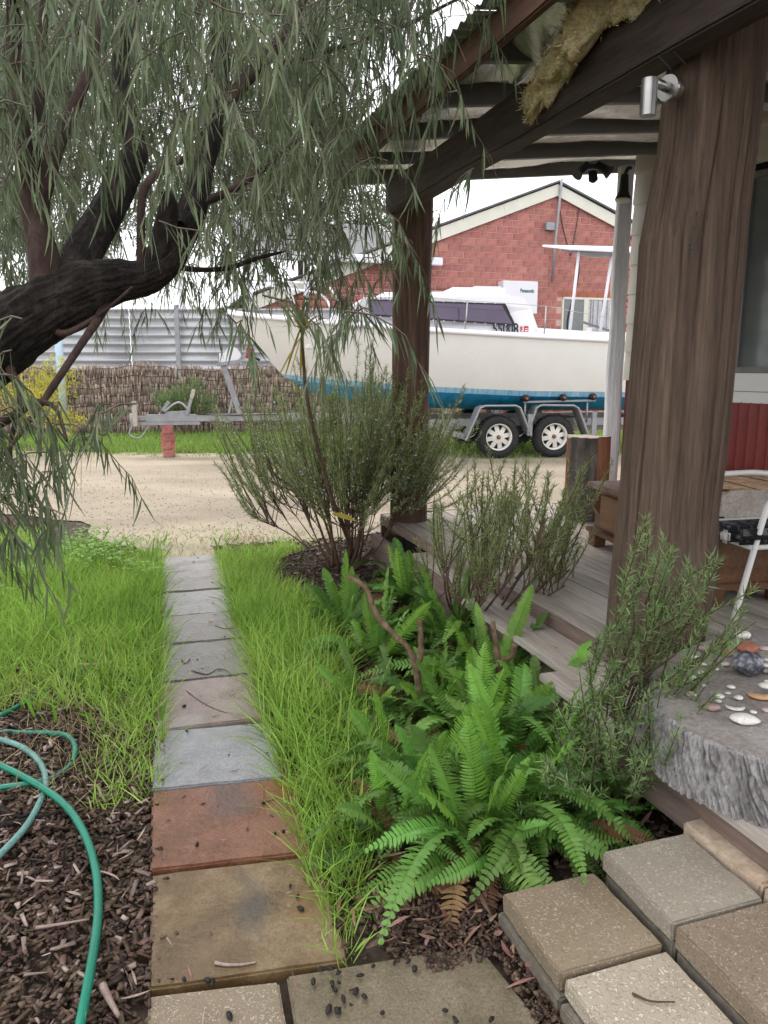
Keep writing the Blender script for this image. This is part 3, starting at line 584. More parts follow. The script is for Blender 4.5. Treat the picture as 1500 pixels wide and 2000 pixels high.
z = zwt + .05
while z < 3.4: wb(tw - .058, 4.2, z); z += .222
MB().b2((tw - .3, -.04, zwb - .135), (4.2, 0, zwb - .012)).build('sill_board', M['sillboard'], house, .004)
MB().b2((tw - .3, -.03, zwb - .215), (4.2, 0, zwb - .139)).build('sill_board', M['sillboard'], house, .004)
def corr(t0, t1, z0, z1, pitch=.076, amp=.013, off=-.016):
    nt_ = int((t1 - t0) / pitch * 10); tt = np.linspace(t0, t1, nt_); yy = off - amp * np.cos(tt / pitch * 2 * math.pi)
    V = np.r_[np.c_[tt, yy, np.full(nt_, z0)], np.c_[tt, yy, np.full(nt_, z1)]]; F = np.array([(i, i + 1, nt_ + i + 1, nt_ + i) for i in range(nt_ - 1)])
    o = link('corrugated_panel', amesh('corrugated_panel', V, F, True), M['redsheet'], house); return o
corr(.02, tw - .33, .1, zc); corr(tw - .3285, 4.2, .1, zwb - .21)
MB().b2((-.0, .004, .0), (4.2, .12, 3.45)).build('wall', M['dark'], house)
MB().b2((0.0, .13, .0), (-.02 + .02 + .012, 3.0, 3.3)).build('wall', M['board'], house)
win = MB(); w1 = tw + 1.6; fz = .05
win.b2((tw, -.03, zwb), (tw + .035, .0, zwt)).b2((w1 - .035, -.03, zwb), (w1, 0, zwt)).b2((tw, -.03, zwt - .04), (w1, 0, zwt)).b2((tw, -.034, zwb - .01), (w1, 0, zwb + .03)).b2((tw + .27, -.035, zwb + .03), (tw + .31, 0, zwt - .04))
wo_ = win.build('window', M['alu'], house, .003)
MB().b2((tw + .03, -.012, zwb + .028), (w1 - .03, -.006, zwt - .038)).build('pane', M['glass'], wo_)

# ------------------------------------------------------------------ things on the deck
# log stump by the white pole
lg = tag(empty('log_stump', (1.50, 5.64, DU)), 'upright sawn log with peeling grey bark beside the white pole', 'log')
H_ = .605; ns, nzz = 72, 40; th = np.arange(ns) * 2 * math.pi / ns; zz = np.linspace(0, H_, nzz); Z, T = np.meshgrid(zz, th, indexing='ij')
bk = (np.sin(T - .2) < -.1) & (np.cos(T) < .15)
rr = .158 + .012 * fbm(np.stack([np.cos(T) * 1.5, np.sin(T) * 1.5, Z * 2], -1), 3) + .012 * np.where(bk, 1, 0) * (1 + fbm(np.stack([np.cos(T) * 9, np.sin(T) * 9, Z * 4], -1), 3))
V = np.stack([rr * np.cos(T), rr * np.sin(T), Z + (Z > .58) * .015 * fbm(np.stack([np.cos(T) * 3, np.sin(T) * 3, Z * 0], -1), 2)], -1).reshape(-1, 3)
i = np.arange(nzz - 1)[:, None] * ns; kk = np.arange(ns)[None]; k2 = (kk + 1) % ns; F = np.stack([i + kk, i + k2, i + ns + k2, i + ns + kk], -1).reshape(-1, 4)
me = amesh('log', V, F, True); me.materials.append(M['log_red']); me.materials.append(M['log_bark'])
fl_ = np.array([1 if bk[a // ns, a % ns] else 0 for a in F[:, 0]]); me.polygons.foreach_set('material_index', fl_.astype(np.int32))
link('trunk_side', me, None, lg)
MB().add([tuple(v) for v in V[-ns:]], [tuple(range(ns))]).build('cut_top', M['log_top'], lg)

# long low cabinet
CA = R(9.7); cab = tag(empty('cabinet', (1.528, 3.44, DU), CA), 'low brown timber cabinet with worn pale top standing on the deck', 'cabinet')
CL, CD, CH = 1.34, .42, .40
MB().b2((.02, .02, .07), (CD, CL - .02, CH - .032)).build('carcass', M['cab'], cab, .004)
MB().b2((-.025, -.03, CH - .032), (CD + .02, CL + .03, CH)).build('top', M['cab_top'], cab, .008)
MB().b2((-.022, -.02, .085), (CD, CL + .02, .115)).build('base_rail', M['cab'], cab, .006)
for y0 in (.01, CL - .10):
    for x0 in (-.012, CD - .08): MB().add([(x0, y0, 0), (x0 + .07, y0, 0), (x0 + .085, y0, .085), (x0, y0, .085), (x0, y0 + .09, 0), (x0 + .07, y0 + .09, 0), (x0 + .085, y0 + .09, .085), (x0, y0 + .09, .085)], [(0, 1, 2, 3), (4, 7, 6, 5), (0, 4, 5, 1), (3, 2, 6, 7), (0, 3, 7, 4), (1, 5, 6, 2)]).build('foot', M['cab'], cab, .004)
for y0, y1 in ((.13, .60), (.74, 1.21)):
    d = MB().b2((-.002, y0, .135), (.02, y1, CH - .06)).build('door', M['cab_door'], cab, .006); MB().lathe([(.0, 0), (.011, .0), (.013, -.018), (0, -.022)], 12, (-.002, y0 + .04, .24), 'X').build('knob', M['dark'], d)
for y0 in (.065, CL - .065, .67):
    b = MB(); c_ = (0.0, y0, .27); b.add([(.02, y0 - .035, .20), (.02, y0 + .035, .20), (.02, y0 + .035, .34), (.02, y0 - .035, .34), (-.03, y0, .27)], [(0, 1, 4), (1, 2, 4), (2, 3, 4), (3, 0, 4), (3, 2, 1, 0)]); b.build('carved_boss', M['cab'], cab)
# reed mat laid over a bench along the wall
bench = tag(empty('reed_bench', (1.528, 3.44, DU), CA), 'bench covered with a split reed mat against the red corrugated wall', 'bench')
MB().b2((.50, .14, .36), (1.25, 1.36, .41)).build('seat', M['cab'], bench, .004)
for a, b_ in ((.54, .2), (1.18, .2), (.54, 1.28), (1.18, 1.28)): MB().b2((a, b_, 0), (a + .06, b_ + .06, .36)).build('leg', M['cab'], bench, .003)
n = 150; cx = rng.uniform(.47, 1.27, n); yy = np.sort(rng.uniform(.10, 1.40, n)); Ls = rng.uniform(.2, .42, n); x0 = np.clip(cx - Ls, .46, 1.28); x1 = np.clip(cx + Ls, .46, 1.28)
n = 620; yy = rng.uniform(.10, 1.42, n); xc = rng.uniform(.5, 1.24, n); hl = np.minimum(rng.uniform(.08, .3, n), np.minimum(xc - .46, 1.30 - xc)); az = rng.normal(0, .04, n)
c3 = np.c_[xc, yy, .425 + .02 * np.sin((yy - .1) * 2.3) + rng.random(n) * .006]; V, F = obox(c3, np.c_[np.cos(az), np.sin(az), az * 0] * hl[:, None], np.c_[-np.sin(az), np.cos(az), az * 0] * .006, np.tile([0, 0, .002], (n, 1)))
tag(link('reed_mat', amesh('reed_mat', V, F), M['reed'], bench), kind='stuff')
MB().b2((.47, .1, .4105), (1.28, 1.41, .418)).build('mat_backing', M['reed'], bench)
for xx in (.6, .85, 1.1): MB().tube([(xx, .1 + k * .13, .435 + .02 * math.sin(k * .13 * 2.3)) for k in range(11)], .0025, 5).build('stitching', M['wire'], bench)
# sawn wedge on the cabinet
wd = tag(empty('sawn_wedge', (1.528 + .17, 3.44 + .14, DU + CH), CA), 'pale rough sawn wedge with curved top edge resting on the cabinet', 'wedge')
pl = [(-.13, .012), (-.02, .0), (.10, .0), (.13, .02), (.14, .08), (.115, .125), (.08, .14), (.03, .13), (-.02, .138), (-.09, .13), (-.13, .115)]
b = MB(); n = len(pl); b.add([(x, -.04 - .06 * 0 + .0, z) for x, z in pl] + [(x + .03, .07, max(z - .02, .0)) for x, z in pl], [tuple(range(n)), tuple(range(n, 2 * n))[::-1]] + [(i, (i + 1) % n, n + (i + 1) % n, n + i) for i in range(n)])
b.build('wedge_block', M['wedge'], wd, .006)
# white patio chair facing the garden, mostly outside the picture
f0 = onz(1432, 1213, DU); chair = tag(empty('patio_chair', (f0.x, f0.y, DU), R(12)), 'white metal patio chair beside the low cabinet', 'chair')
for s, nm in ((0.0, 1), (.50, 2)):
    q = smoothpath([(0, s, .0), (.05, s, .22), (.10, s, .44), (.125, s, .52), (.17, s, .565), (.24, s, .58), (.42, s, .585), (.56, s, .57)], 6)
    MB().tube(q, .0135, 12).build('front_leg', M['white_metal'], chair, smooth=True)
    MB().tube(smoothpath([(.56, s, .0), (.54, s, .3), (.56, s, .57), (.64, s, .95)], 6), .0135, 12).build('rear_leg', M['white_metal'], chair, smooth=True)
for z_, x_ in ((.33, .06), (.33, .52), (.93, .635)): MB().tube([(x_, 0, z_), (x_, .5, z_)], .011, 10).build('crossbar', M['white_metal'], chair, smooth=True)
for s in (0, .5): MB().tube([(.06, s, .33), (.54, s, .33)], .011, 10).build('side_rail', M['white_metal'], chair, smooth=True)
cu = tag(empty('seat_cushion', (f0.x, f0.y, DU), R(12)), 'black floral seat cushion with pale stripes on the white chair', 'cushion')
def pad(x0, x1, y0, y1, z0, z1, m, nm):
    b = MB().b2((x0, y0, z0), (x1, y1, z1)); me = b.mesh(nm, min(.032, (z1 - z0) * .45, (y1 - y0) * .45), 5, True); return link(nm, me, m, cu)
pad(-.055, .52, .025, .20, .345, .42, M['cushion_dark'], 'cushion_panel'); pad(-.05, .52, .198, .235, .347, .418, M['cushion_light'], 'stripe'); pad(-.055, .52, .233, .27, .345, .42, M['cushion_dark'], 'cushion_panel'); pad(-.05, .52, .268, .475, .347, .418, M['cushion_light'], 'stripe')
pad(-.068, -.04, .0, .06, .35, .41, M['cushion_light'], 'stripe')
pad(-.03, .5, -.03, .03, .345, .415, M['cushion_dark'], 'cushion_panel')

# big stump table with pebbles
SC = Vector((1.35, 2.30, DL)); ST = .18
st = tag(empty('stump_table', SC), 'wide grey tree stump with deeply furrowed bark and a stone covered top', 'stump')
ns, nzz = 1500, 44; th = np.arange(ns) * 2 * math.pi / ns
def rprof(t): return np.interp(np.mod(t, 2 * math.pi), [0, .8, 1.2, 1.57, 1.9, 2.2, 2.45, 2.8, 3.22, 3.5, 3.74, 4.06, 4.4, 4.9, 5.6, 6.283], [.58, .60, .60, .52, .45, .43, .44, .47, .50, .57, .60, .595, .58, .56, .57, .58])
zz = np.linspace(0, 1, nzz); Z, T = np.meshgrid(zz, th, indexing='ij')
sl = T * 1.0 + Z * .13; wv_ = .5 * vn(np.stack([np.cos(T) * 6, np.sin(T) * 6, Z * 2.2], -1)); rid = np.clip(np.abs(vn(np.stack([np.cos(sl) * 21 + wv_, np.sin(sl) * 21 - wv_, Z * 1.3 + 3], -1))) * 3.6, 0, 1); rid2 = np.clip(np.abs(vn(np.stack([np.cos(sl) * 58 + wv_, np.sin(sl) * 58, Z * 2.2], -1))) * 2.6, 0, 1)
amp = np.clip((1 - Z) * 8, 0, 1) * .85 + .15
rr = rprof(T) * (1.0 + .03 * (1 - Z)) - .004 + amp * (.020 * rid + .014 * rid2 - .028) + .005 * fbm(np.stack([np.cos(T) * 40, np.sin(T) * 40, Z * 9], -1), 2)
rr = np.where(Z > .97, rr - .008, rr)
V = np.stack([rr * np.cos(T), rr * np.sin(T), Z * ST], -1).reshape(-1, 3)
i = np.arange(nzz - 1)[:, None] * ns; kk = np.arange(ns)[None]; k2 = (kk + 1) % ns; F = np.stack([i + kk, i + k2, i + ns + k2, i + ns + kk], -1).reshape(-1, 4)
link('bark_side', amesh('bark_side', V, F, True), M['stump_bark'], st)
top = V[-ns:]; nr = 14; rows = [top]
for q in range(1, nr): rows.append(top * np.array([1 - q / nr, 1 - q / nr, 1]) + np.c_[np.zeros((ns, 2)), .004 * vn(top * 9 * (1 - q / nr))])
V = np.vstack(rows + [np.array([[0, 0, ST]])]); F = [(a * ns + k, a * ns + (k + 1) % ns, (a + 1) * ns + (k + 1) % ns, (a + 1) * ns + k) for a in range(nr - 1) for k in range(ns)]
me = bpy.data.meshes.new('cut_top'); me.from_pydata([tuple(v) for v in V], [], F + [((nr - 1) * ns + k, (nr - 1) * ns + (k + 1) % ns, nr * ns) for k in range(ns)]); me.update(); link('cut_top', me, M['stump_top'], st)
for p in me.polygons: p.use_smooth = True

def blob(r, sx, sy, sz, seed, lump=.12, sub=3):
    bm = bmesh.new(); bmesh.ops.create_icosphere(bm, subdivisions=sub, radius=1.0); P = np.array([v.co[:] for v in bm.verts]); d = 1 + lump * fbm(P * 1.3 + seed * 5.1, 3)
    for v, q, s in zip(bm.verts, P, d): v.co = Vector((q[0] * s * r * sx, q[1] * s * r * sy, q[2] * s * r * sz))
    me = bpy.data.meshes.new('pebble'); bm.to_mesh(me); bm.free()
    for p in me.polygons: p.use_smooth = True
    return me
PC = {'w': [(.62, .58, .52), (.74, .71, .66)], 't': [(.36, .25, .14), (.47, .35, .22)], 'k': [(.02, .025, .025), (.045, .05, .05)], 'o': [(.38, .20, .12), (.45, .30, .2)], 'b': [(.28, .19, .165), (.36, .27, .24)], 'r': [(.30, .105, .065), (.38, .16, .105)], 'p': [(.45, .32, .30), (.55, .43, .4)], 'g': [(.03, .032, .04), (.11, .115, .135), (.38, .38, .4)], 'c': [(.50, .29, .14), (.58, .36, .2)]}
PM = {k: mat('pebble_' + k, v, 40, .45, bump=.15, contrast=(.35, .65)) for k, v in PC.items()}
peb = [(510, 410, 42, 'w'), (430, 465, 72, 't'), (368, 527, 52, 'k'), (585, 477, 36, 'w'), (565, 552, 33, 'w'), (488, 606, 38, 'w'), (350, 640, 74, 'o'), (595, 340, 66, 'b'), (770, 285, 66, 'r'), (805, 385, 60, 'r'), (790, 475, 40, 'w'), (700, 520, 35, 'w'), (952, 225, 76, 'w'), (995, 350, 100, 'r'), (1150, 330, 50, 'p'), (845, 690, 38, 'w'), (818, 740, 26, 'w'), (590, 670, 32, 'w'), (475, 760, 52, 'p'), (740, 778, 45, 'w'), (725, 818, 33, 'w'), (915, 790, 44, 'w'), (890, 875, 80, 's'), (1055, 920, 33, 'w'), (672, 888, 76, 'b'), (970, 1010, 130, 'w'), (1130, 765, 110, 'c'), (1165, 730, 66, 'w'), (1000, 552, 140, 'g'), (1168, 490, 40, 'w'), (1176, 540, 32, 'w'), (1182, 430, 30, 'w'), (1182, 632, 30, 'w'), (1168, 905, 42, 'p'), (1240, 560, 60, 'r'), (1290, 840, 45, 'w')]
plab = {(430): 'mottled tan stone touching the black pebble on the stump', 368: 'smooth black pebble near the edge of the stump top', 350: 'orange and grey stone below the black pebble on the stump', 595: 'flat brownish pink pebble near the post on the stump top', 770: 'rusty red stone behind the others at the back of the stump', 805: 'reddish brown stone in front of the rusty red one on the stump', 952: 'largest round white stone at the back of the stump top', 995: 'large orange red stone in front of the round white stone', 1150: 'pink flat pebble at the far side of the stump near the deck', 475: 'pinkish white pebble half hidden by a rosemary tip', 890: 'curved white seashell fragment near the front of the stump', 672: 'brownish red angular stone at the front edge of the stump', 970: 'big oval white pebble at the front edge of the stump', 1130: 'curved tan clay piece under a white pebble on the stump', 1165: 'round white pebble lying on the curved tan clay piece', 1000: 'dark grey speckled angular rock in the middle of the stump top', 1168: None}
for j, (zx, zy, rz_, ck) in enumerate(peb):
    px, py = 1250 + zx / 4.76, 1200 + zy / 4.76; c = onz(px, py, DL + ST); dep = c.y * math.cos(PITCH) + 1.0 * math.sin(PITCH); r = rz_ / 4.76 * dep / FPX
    rs = np.random.default_rng(j); lift = 0
    if ck == 'g': me = blob(r, 1.0, .85, .75, j, .35, 3); 
    elif ck == 's' or (ck == 'c'):
        b = MB(); q = smoothpath([(-r, r * .5, .004), (-r * .8, -.1 * r, .005), (-.2 * r, -.55 * r, .006), (.5 * r, -.35 * r, .006), (r, .3 * r, .004)], 5); w_ = .35 if ck == 's' else .42
        b.tube(q, np.interp(np.linspace(0, 1, len(q)), [0, .3, .7, 1], [.12 * r, w_ * r, w_ * r, .14 * r]), 10); b.V = [(x, y, z * .45) for x, y, z in b.V]; me = b.mesh('pebble', 0, 2, True)
    else: me = blob(r, 1.0, rs.uniform(.72, .9), rs.uniform(.34, .5) if ck in 'wbp' else .5, j, .12, 3)
    o = link('sea_shell' if ck == 's' else ('clay_piece' if ck == 'c' else ('rock' if ck == 'g' else 'pebble')), me, PM['w' if ck == 's' else ck])
    zmin = min(v.co.z for v in me.vertices)
    o.location = (c.x, c.y, DL + ST - zmin * .9 + (.016 if zx == 1165 else 0)); o.rotation_euler = (0, 0, rs.uniform(-.5, .5))
    lab = plab.get(zx)
    if lab: tag(o, lab, 'shell' if ck == 's' else ('clay piece' if ck == 'c' else 'stone'), 'stones on the stump')
    elif ck == 'w': tag(o, 'small white pebble scattered on the stump top', 'stone', 'small white pebbles on the stump')
    else: tag(o, 'small pink pebble near the big oval white one on the stump' if ck == 'p' else 'red stone beside the dark speckled rock on the stump', 'stone', 'stones on the stump')

# ------------------------------------------------------------------ boat on its trailer
BA = R(8); B0 = (2.14, 13.35)
boat = tag(empty('boat', (B0[0], B0[1], 0), BA), 'white cabin boat with blue painted bottom and number 55008 on its trailer', 'boat')
def bp(px, py, yl):
    """pixel -> (x, z) on the boat's own lengthwise plane at side offset yl"""
    p0 = (B0[0] - yl * math.sin(BA), B0[1] + yl * math.cos(BA)); return onplane(px, py, p0, BA)
xs = np.linspace(0, 1, 41); bow, stern = -4.70, 2.75
sh_half = np.interp(xs, [0, .03, .08, .16, .26, .4, .6, 1], [.03, .16, .36, .62, .86, 1.05, 1.14, 1.08]); sh_x = bow + xs * (stern - bow)
sh_z = np.interp(sh_x, [-4.7, -4.3, -2.9, -1.5, 0, 1.9, 2.75], [2.27, 2.22, 2.08, 1.98, 1.90, 1.82, 1.80])
ch_x = -3.86 + xs * (stern - .08 + 3.86); ch_half = np.interp(xs, [0, .04, .1, .2, .35, .6, 1], [.02, .15, .34, .60, .84, .98, .96]); ch_z = np.interp(ch_x, [-3.86, -3, -1.5, 0, 2.6], [1.32, 1.23, 1.13, 1.06, 1.02])
ke_x = -3.66 + xs * (stern - .08 + 3.66); ke_z = np.interp(ke_x, [-3.66, -3.3, -2.6, -1.5, 0, 2.6], [1.22, 1.0, .86, .76, .70, .70])
def loft(name, rows, m, parent, both=True, smooth=True):
    """rows: list of (x,half,z) arrays from top to bottom; mirrored over the centre line"""
    Vv = []; Ff = []
    for s in ((-1, 1) if both else (-1,)):
        b0 = sum(len(a) for a in Vv); rr_ = np.stack([np.c_[a[0], s * a[1], a[2]] for a in rows], 0); nr_, nc = rr_.shape[:2]; Vv.append(rr_.reshape(-1, 3))
        for i in range(nr_ - 1):
            for j in range(nc - 1):
                f = (b0 + i * nc + j, b0 + i * nc + j + 1, b0 + (i + 1) * nc + j + 1, b0 + (i + 1) * nc + j); Ff.append(f if s < 0 else f[::-1])
    return link(name, amesh(name, np.vstack(Vv), np.array(Ff), smooth), m, parent)
mid = [(sh_x + (ch_x - sh_x) * t, sh_half + (ch_half - sh_half) * t + .03 * math.sin(math.pi * t), sh_z + (ch_z - sh_z) * t) for t in (0, .1, .25, .5, .75, .92, 1)]
hull = loft('hull', mid, M['hull'], boat)
bl = .28; stp = [(ch_x + (ke_x - ch_x) * t * .25, ch_half * (1 - t * .04), ch_z - np.minimum(.085, (ch_z - ke_z) * .5) * t) for t in (0, 1)]
loft('boot_stripe', stp, M['bluestripe'], boat)
zb = stp[1]; bot = [(zb[0] + (ke_x - zb[0]) * t, zb[1] * (1 - t) ** .75, zb[2] + (ke_z - zb[2]) * (1 - (1 - t) ** 1.7)) for t in (0, .15, .3, .5, .7, .85, .95, 1)]
loft('bottom', bot, M['antifoul'], boat)
tr = MB(); tr.add([(stern, -1.08, 1.80), (stern, 1.08, 1.80), (stern - .08, .96, 1.02), (stern - .08, 0, .70), (stern - .08, -.96, 1.02)], [(0, 1, 2, 3, 4)]); tr.build('transom', M['hull'], boat)
loft('deck', [(sh_x, sh_half * .985, sh_z + .0), (sh_x, sh_half * .5, sh_z + .05), (sh_x, sh_half * 0, sh_z + .07)], M['boatwhite'], boat)
for s in (-1, 1):
    MB().tube(np.c_[sh_x, s * (sh_half + .012), sh_z - .005], .03, 10).build('rub_rail', M['boatwhite'], boat, smooth=True)
    MB().tube(np.c_[sh_x[1:], s * (sh_half[1:] - .02), sh_z[1:] + .03], .018, 8).build('toe_rail', M['boatwhite'], boat, smooth=True)
# cabin
cy_ = .80; g0 = lambda x, y: bp(x, y, -cy_)
rT = [g0(700, 566), g0(840, 571), g0(960, 576), g0(1022, 580)]; xb1, zb1 = g0(1052, 648); xt1, zt1 = g0(1022, 582); xt1b, zt1b = g0(1036, 604)
xf0, zf0 = g0(640, 640); xf1 = g0(715, 580)
P = [(xf0 - .3, 1.95), (xf1[0], xf1[1] - .02), (g0(840, 583)[0], g0(840, 583)[1]), (xt1, zt1), (xt1b, zt1b), (xb1, zb1 - .1), (xf0 - .3, 1.75)]
b = MB(); n = len(P); tap = [.35, .70, .74, .74, .76, .84, .5]
b.add([(x, -w, z) for (x, z), w in zip(P, tap)] + [(x, w, z) for (x, z), w in zip(P, tap)], [tuple(range(n)), tuple(range(n, 2 * n))[::-1]] + [(i, (i + 1) % n, n + (i + 1) % n, n + i) for i in range(n)])
cabin = b.build('cabin', M['boatwhite'], boat, .03, 3)
zr = lambda x: np.interp(x, [xf1[0], xt1], [xf1[1], zt1])
b = MB(); x0, x1 = xf1[0] + .15, xt1 - .05; b.add([(x0, -.62, zr(x0) + .0), (x1, -.62, zr(x1)), (x1, .62, zr(x1)), (x0, .62, zr(x0)), (x0 + .15, -.5, zr(x0) + .10), (x1 - .22, -.5, zr(x1) + .13), (x1 - .22, .5, zr(x1) + .13), (x0 + .15, .5, zr(x0) + .10)], [(0, 1, 2, 3), (4, 7, 6, 5), (0, 4, 5, 1), (1, 5, 6, 2), (2, 6, 7, 3), (3, 7, 4, 0)]); b.build('cabin_roof', M['boatwhite'], boat, .02, 3)
hx0, hz0 = g0(896, 566); hx1, hz1 = g0(1005, 562); zc_ = zr((hx0 + hx1) / 2) + .17
hb = MB().b2((hx0, -.35, zc_ - .05), (hx1, .35, zc_ + .03)).build('roof_hatch', M['boatwhite'], boat, .015); MB().b2((hx0 + .38, -.3, zc_ + .03), (hx1 - .06, .3, zc_ + .055)).build('hatch_lid', M['boatwhite'], hb, .012)
# side windows in a dark gasket; the cabin side is inclined so they follow it
def side_y(z): return -np.interp(z, [1.75, zt1b, zt1], [.84, .765, .742])
def sp_(px, py, out):
    for _ in range(3):
        yl = -.80; x, z = bp(px, py, yl); yl = side_y(z); x, z = bp(px, py, yl)
    return (x, yl - out, z)
def cabwin(poly, nm='window'):
    a = [sp_(x, y, .012) for x, y in poly]; cx_ = sum(p[0] for p in poly) / 4; cyy = sum(p[1] for p in poly) / 4
    inn = [sp_(x + (cx_ - x) * k / max(abs(cx_ - x), 1), y + (cyy - y) * 3.2 / max(abs(cyy - y), 1), .018) for (x, y), k in zip(poly, (4, 7, 7, 4))]
    b = MB(); b.add([(p[0], p[1] + .02, p[2]) for p in a] + a, [(4, 5, 6, 7), (0, 1, 5, 4), (1, 2, 6, 5), (2, 3, 7, 6), (3, 0, 4, 7)]); fr = b.build(nm, M['black'], cabin)
    MB().add(inn + [(p[0], p[1] + .004, p[2]) for p in inn], [(0, 1, 2, 3), (4, 7, 6, 5)]).build('pane', M['boatwin'], fr)
    for k in range(4):
        p, q = a[k], a[(k + 1) % 4]; m_ = int(max(2, (Vector(p) - Vector(q)).length / .16))
        for j in range(m_): c = Vector(p).lerp(Vector(q), j / m_); MB().lathe([(.0, -.006), (.010, -.004), (.010, .004)], 6, (c.x, c.y - .003, c.z), 'Y').build('screw', M['boatwhite'], fr)
cabwin([(720, 584), (987, 593), (1007, 636), (722, 617)])
# number, sticker
def text(name, s, size, m, parent, loc, rot, sx=1.0, ext=.002, off=0.0):
    cu_ = bpy.data.curves.new(name, 'FONT'); cu_.body = s; cu_.size = size; cu_.extrude = ext; cu_.offset = off; o = bpy.data.objects.new(name, cu_); col.objects.link(o)
    dg = bpy.context.evaluated_depsgraph_get(); me = bpy.data.meshes.new_from_object(o.evaluated_get(dg)); bpy.data.objects.remove(o)
    o = link(name, me, m, parent); o.location = loc; o.rotation_euler = rot; o.scale = (sx, 1, 1); return o
p = sp_(961, 652, .012); text('registration_number', '55008', .24, M['black'], cabin, p, (R(90) + R(-8), 0, 0), .72, .002, .004)
p0, p1 = sp_(1017, 637, .006), sp_(1032, 648, .006); 
stk = MB().b2((p0[0], p0[1] - .002, p1[2]), (p1[0], p0[1] + .02, p0[2])).build('sticker', M['red'], cabin)
text('sticker_digit', '3', .115, M['boatwhite'], stk, (p0[0] + .008, p0[1] - .008, p1[2] + .008), (R(90), 0, 0), .8, .001, .004)
MB().b2((p0[0] + .07, p0[1] - .005, p1[2] + .045), (p1[0] - .01, p0[1], p1[2] + .055)).b2((p0[0] + .07, p0[1] - .005, p1[2] + .012), (p1[0] - .01, p0[1], p1[2] + .028)).build('sticker_print', M['boatwhite'], stk)
# stanchions and guard wire
st_pts = []
for px, pyt, pyb in ((705, 570, 640), (908, 587, 651), (1062, 598, 662)):
    x, zt = bp(px + 5, pyt, -1.05); x2, zb_ = bp(px, pyb, -1.05); MB().tube([(x2, -1.05, zb_), (x, -1.05, zt)], .012, 8).build('stanchion', M['steel'], boat, smooth=True); st_pts.append((x, -1.05, zt))
q = bp(1195, 622, -1.0); MB().tube([(-2.9, -.9, 2.62)] + st_pts + [(q[0], -1.0, q[1])], .004, 5).build('guard_wire', M['steel'], boat)
MB().tube(smoothpath([(-2.9, -.80, 2.08), (-3.1, -.72, 2.62), (-3.7, -.50, 2.72), (-4.35, -.22, 2.78), (-4.62, 0, 2.80), (-4.35, .22, 2.78), (-3.7, .5, 2.72), (-3.1, .72, 2.62), (-2.9, .8, 2.08)], 5), .019, 8).build('bow_rail', M['boatwhite'], boat, smooth=True)
for s in (-1, 1):
    MB().tube([(-3.55, s * .60, 2.15), (-3.72, s * .50, 2.71)], .016, 8).build('rail_post', M['boatwhite'], boat, smooth=True); MB().tube([(-4.3, s * .28, 2.24), (-4.35, s * .22, 2.77)], .016, 8).build('rail_post', M['boatwhite'], boat, smooth=True)
# cockpit coaming, canopy arch with a flat panel, tiller
a = bp(1050, 640, -.9); c_ = bp(1185, 660, -.9); zz_ = a[1]
b = MB(); b.add([(a[0], -.96, zz_ - .18), (2.7, -.96, zz_ - .35), (2.7, -.86, zz_ - .14), (a[0], -.86, zz_), (a[0], -.80, zz_), (2.7, -.80, zz_ - .14), (2.7, -.80, zz_ - .35), (a[0], -.8, zz_ - .2)], [(0, 1, 2, 3), (3, 2, 5, 4), (4, 5, 6, 7), (0, 3, 4, 7), (1, 6, 5, 2)]); b.build('coaming', M['boatwhite'], boat)
b2_ = MB(); b2_.b2((a[0], .80, zz_ - .35), (2.7, .92, zz_ + .02)).build('coaming', M['boatwhite'], boat, .01)
ar = boat
def arch(px0, py0, px1, py1, yl): x0, z0 = bp(px0, py0, yl); x1, z1 = bp(px1, py1, yl); MB().tube([(x0, yl, z0), (x1, yl, z1)], .024, 10).build('canopy_pole', M['boatwhite'], ar, smooth=True); return x1, z1
t1 = arch(1113, 644, 1131, 492, -.75); t2 = arch(1172, 650, 1195, 500, -.75)
b = MB(); x, z = bp(1110, 487, -.8); x2, z2 = bp(1145, 470, .0); b.add([(x, -.95, z), (x + 1.9, -.95, z - .05), (x + 1.9, .5, z + .26), (x + .02, .5, z + .26), (x, -.95, z - .035), (x + 1.9, -.95, z - .085), (x + 1.9, .5, z + .225), (x + .02, .5, z + .225)], [(0, 1, 2, 3), (7, 6, 5, 4), (0, 4, 5, 1), (1, 5, 6, 2), (2, 6, 7, 3), (3, 7, 4, 0)]); b.build('canopy_panel', M['boatwhite'], ar, .008)
b = MB()
for s in (-.6, -.2, .2): b.box((x + .85, s, z + .06 + (s + .6) * .21 - .06), (1.5, .05, .04))
b.build('panel_frame', M['galv'], ar)
MB().b2((t1[0], -.77, z - .10), (t1[0] + 1.3, -.73, z - .05)).build('panel_frame', M['galv'], ar)
MB().tube(smoothpath([(t1[0] + .02, -.73, z - .05), (t1[0], -.72, z - .5), (t1[0] - .12, -.72, z - 1.0), (t1[0] - .13, -.72, z - 1.25)], 5), .016, 6).build('cable', M['black'], ar, smooth=True)
q0, q1 = bp(1138, 629, -.4), bp(1190, 646, -.4); MB().tube([(q0[0], -.4, q0[1]), (q1[0] + .3, -.4, q1[1] - .08)], .022, 8).build('tiller', M['alu'], boat, smooth=True)
q0 = bp(1151, 648, -.83); MB().lathe([(.07, 0), (.07, .02), (.035, .03), (.045, .07), (.06, .085), (.0, .09)], 16, (q0[0], -.83, q0[1] - .02)).build('winch', M['boatwhite'], boat)
MB().b2((q0[0] - .1, -.93, q0[1] - .22), (q0[0] + .06, -.84, q0[1] - .025)).build('winch_block', M['boatwhite'], boat, .01)

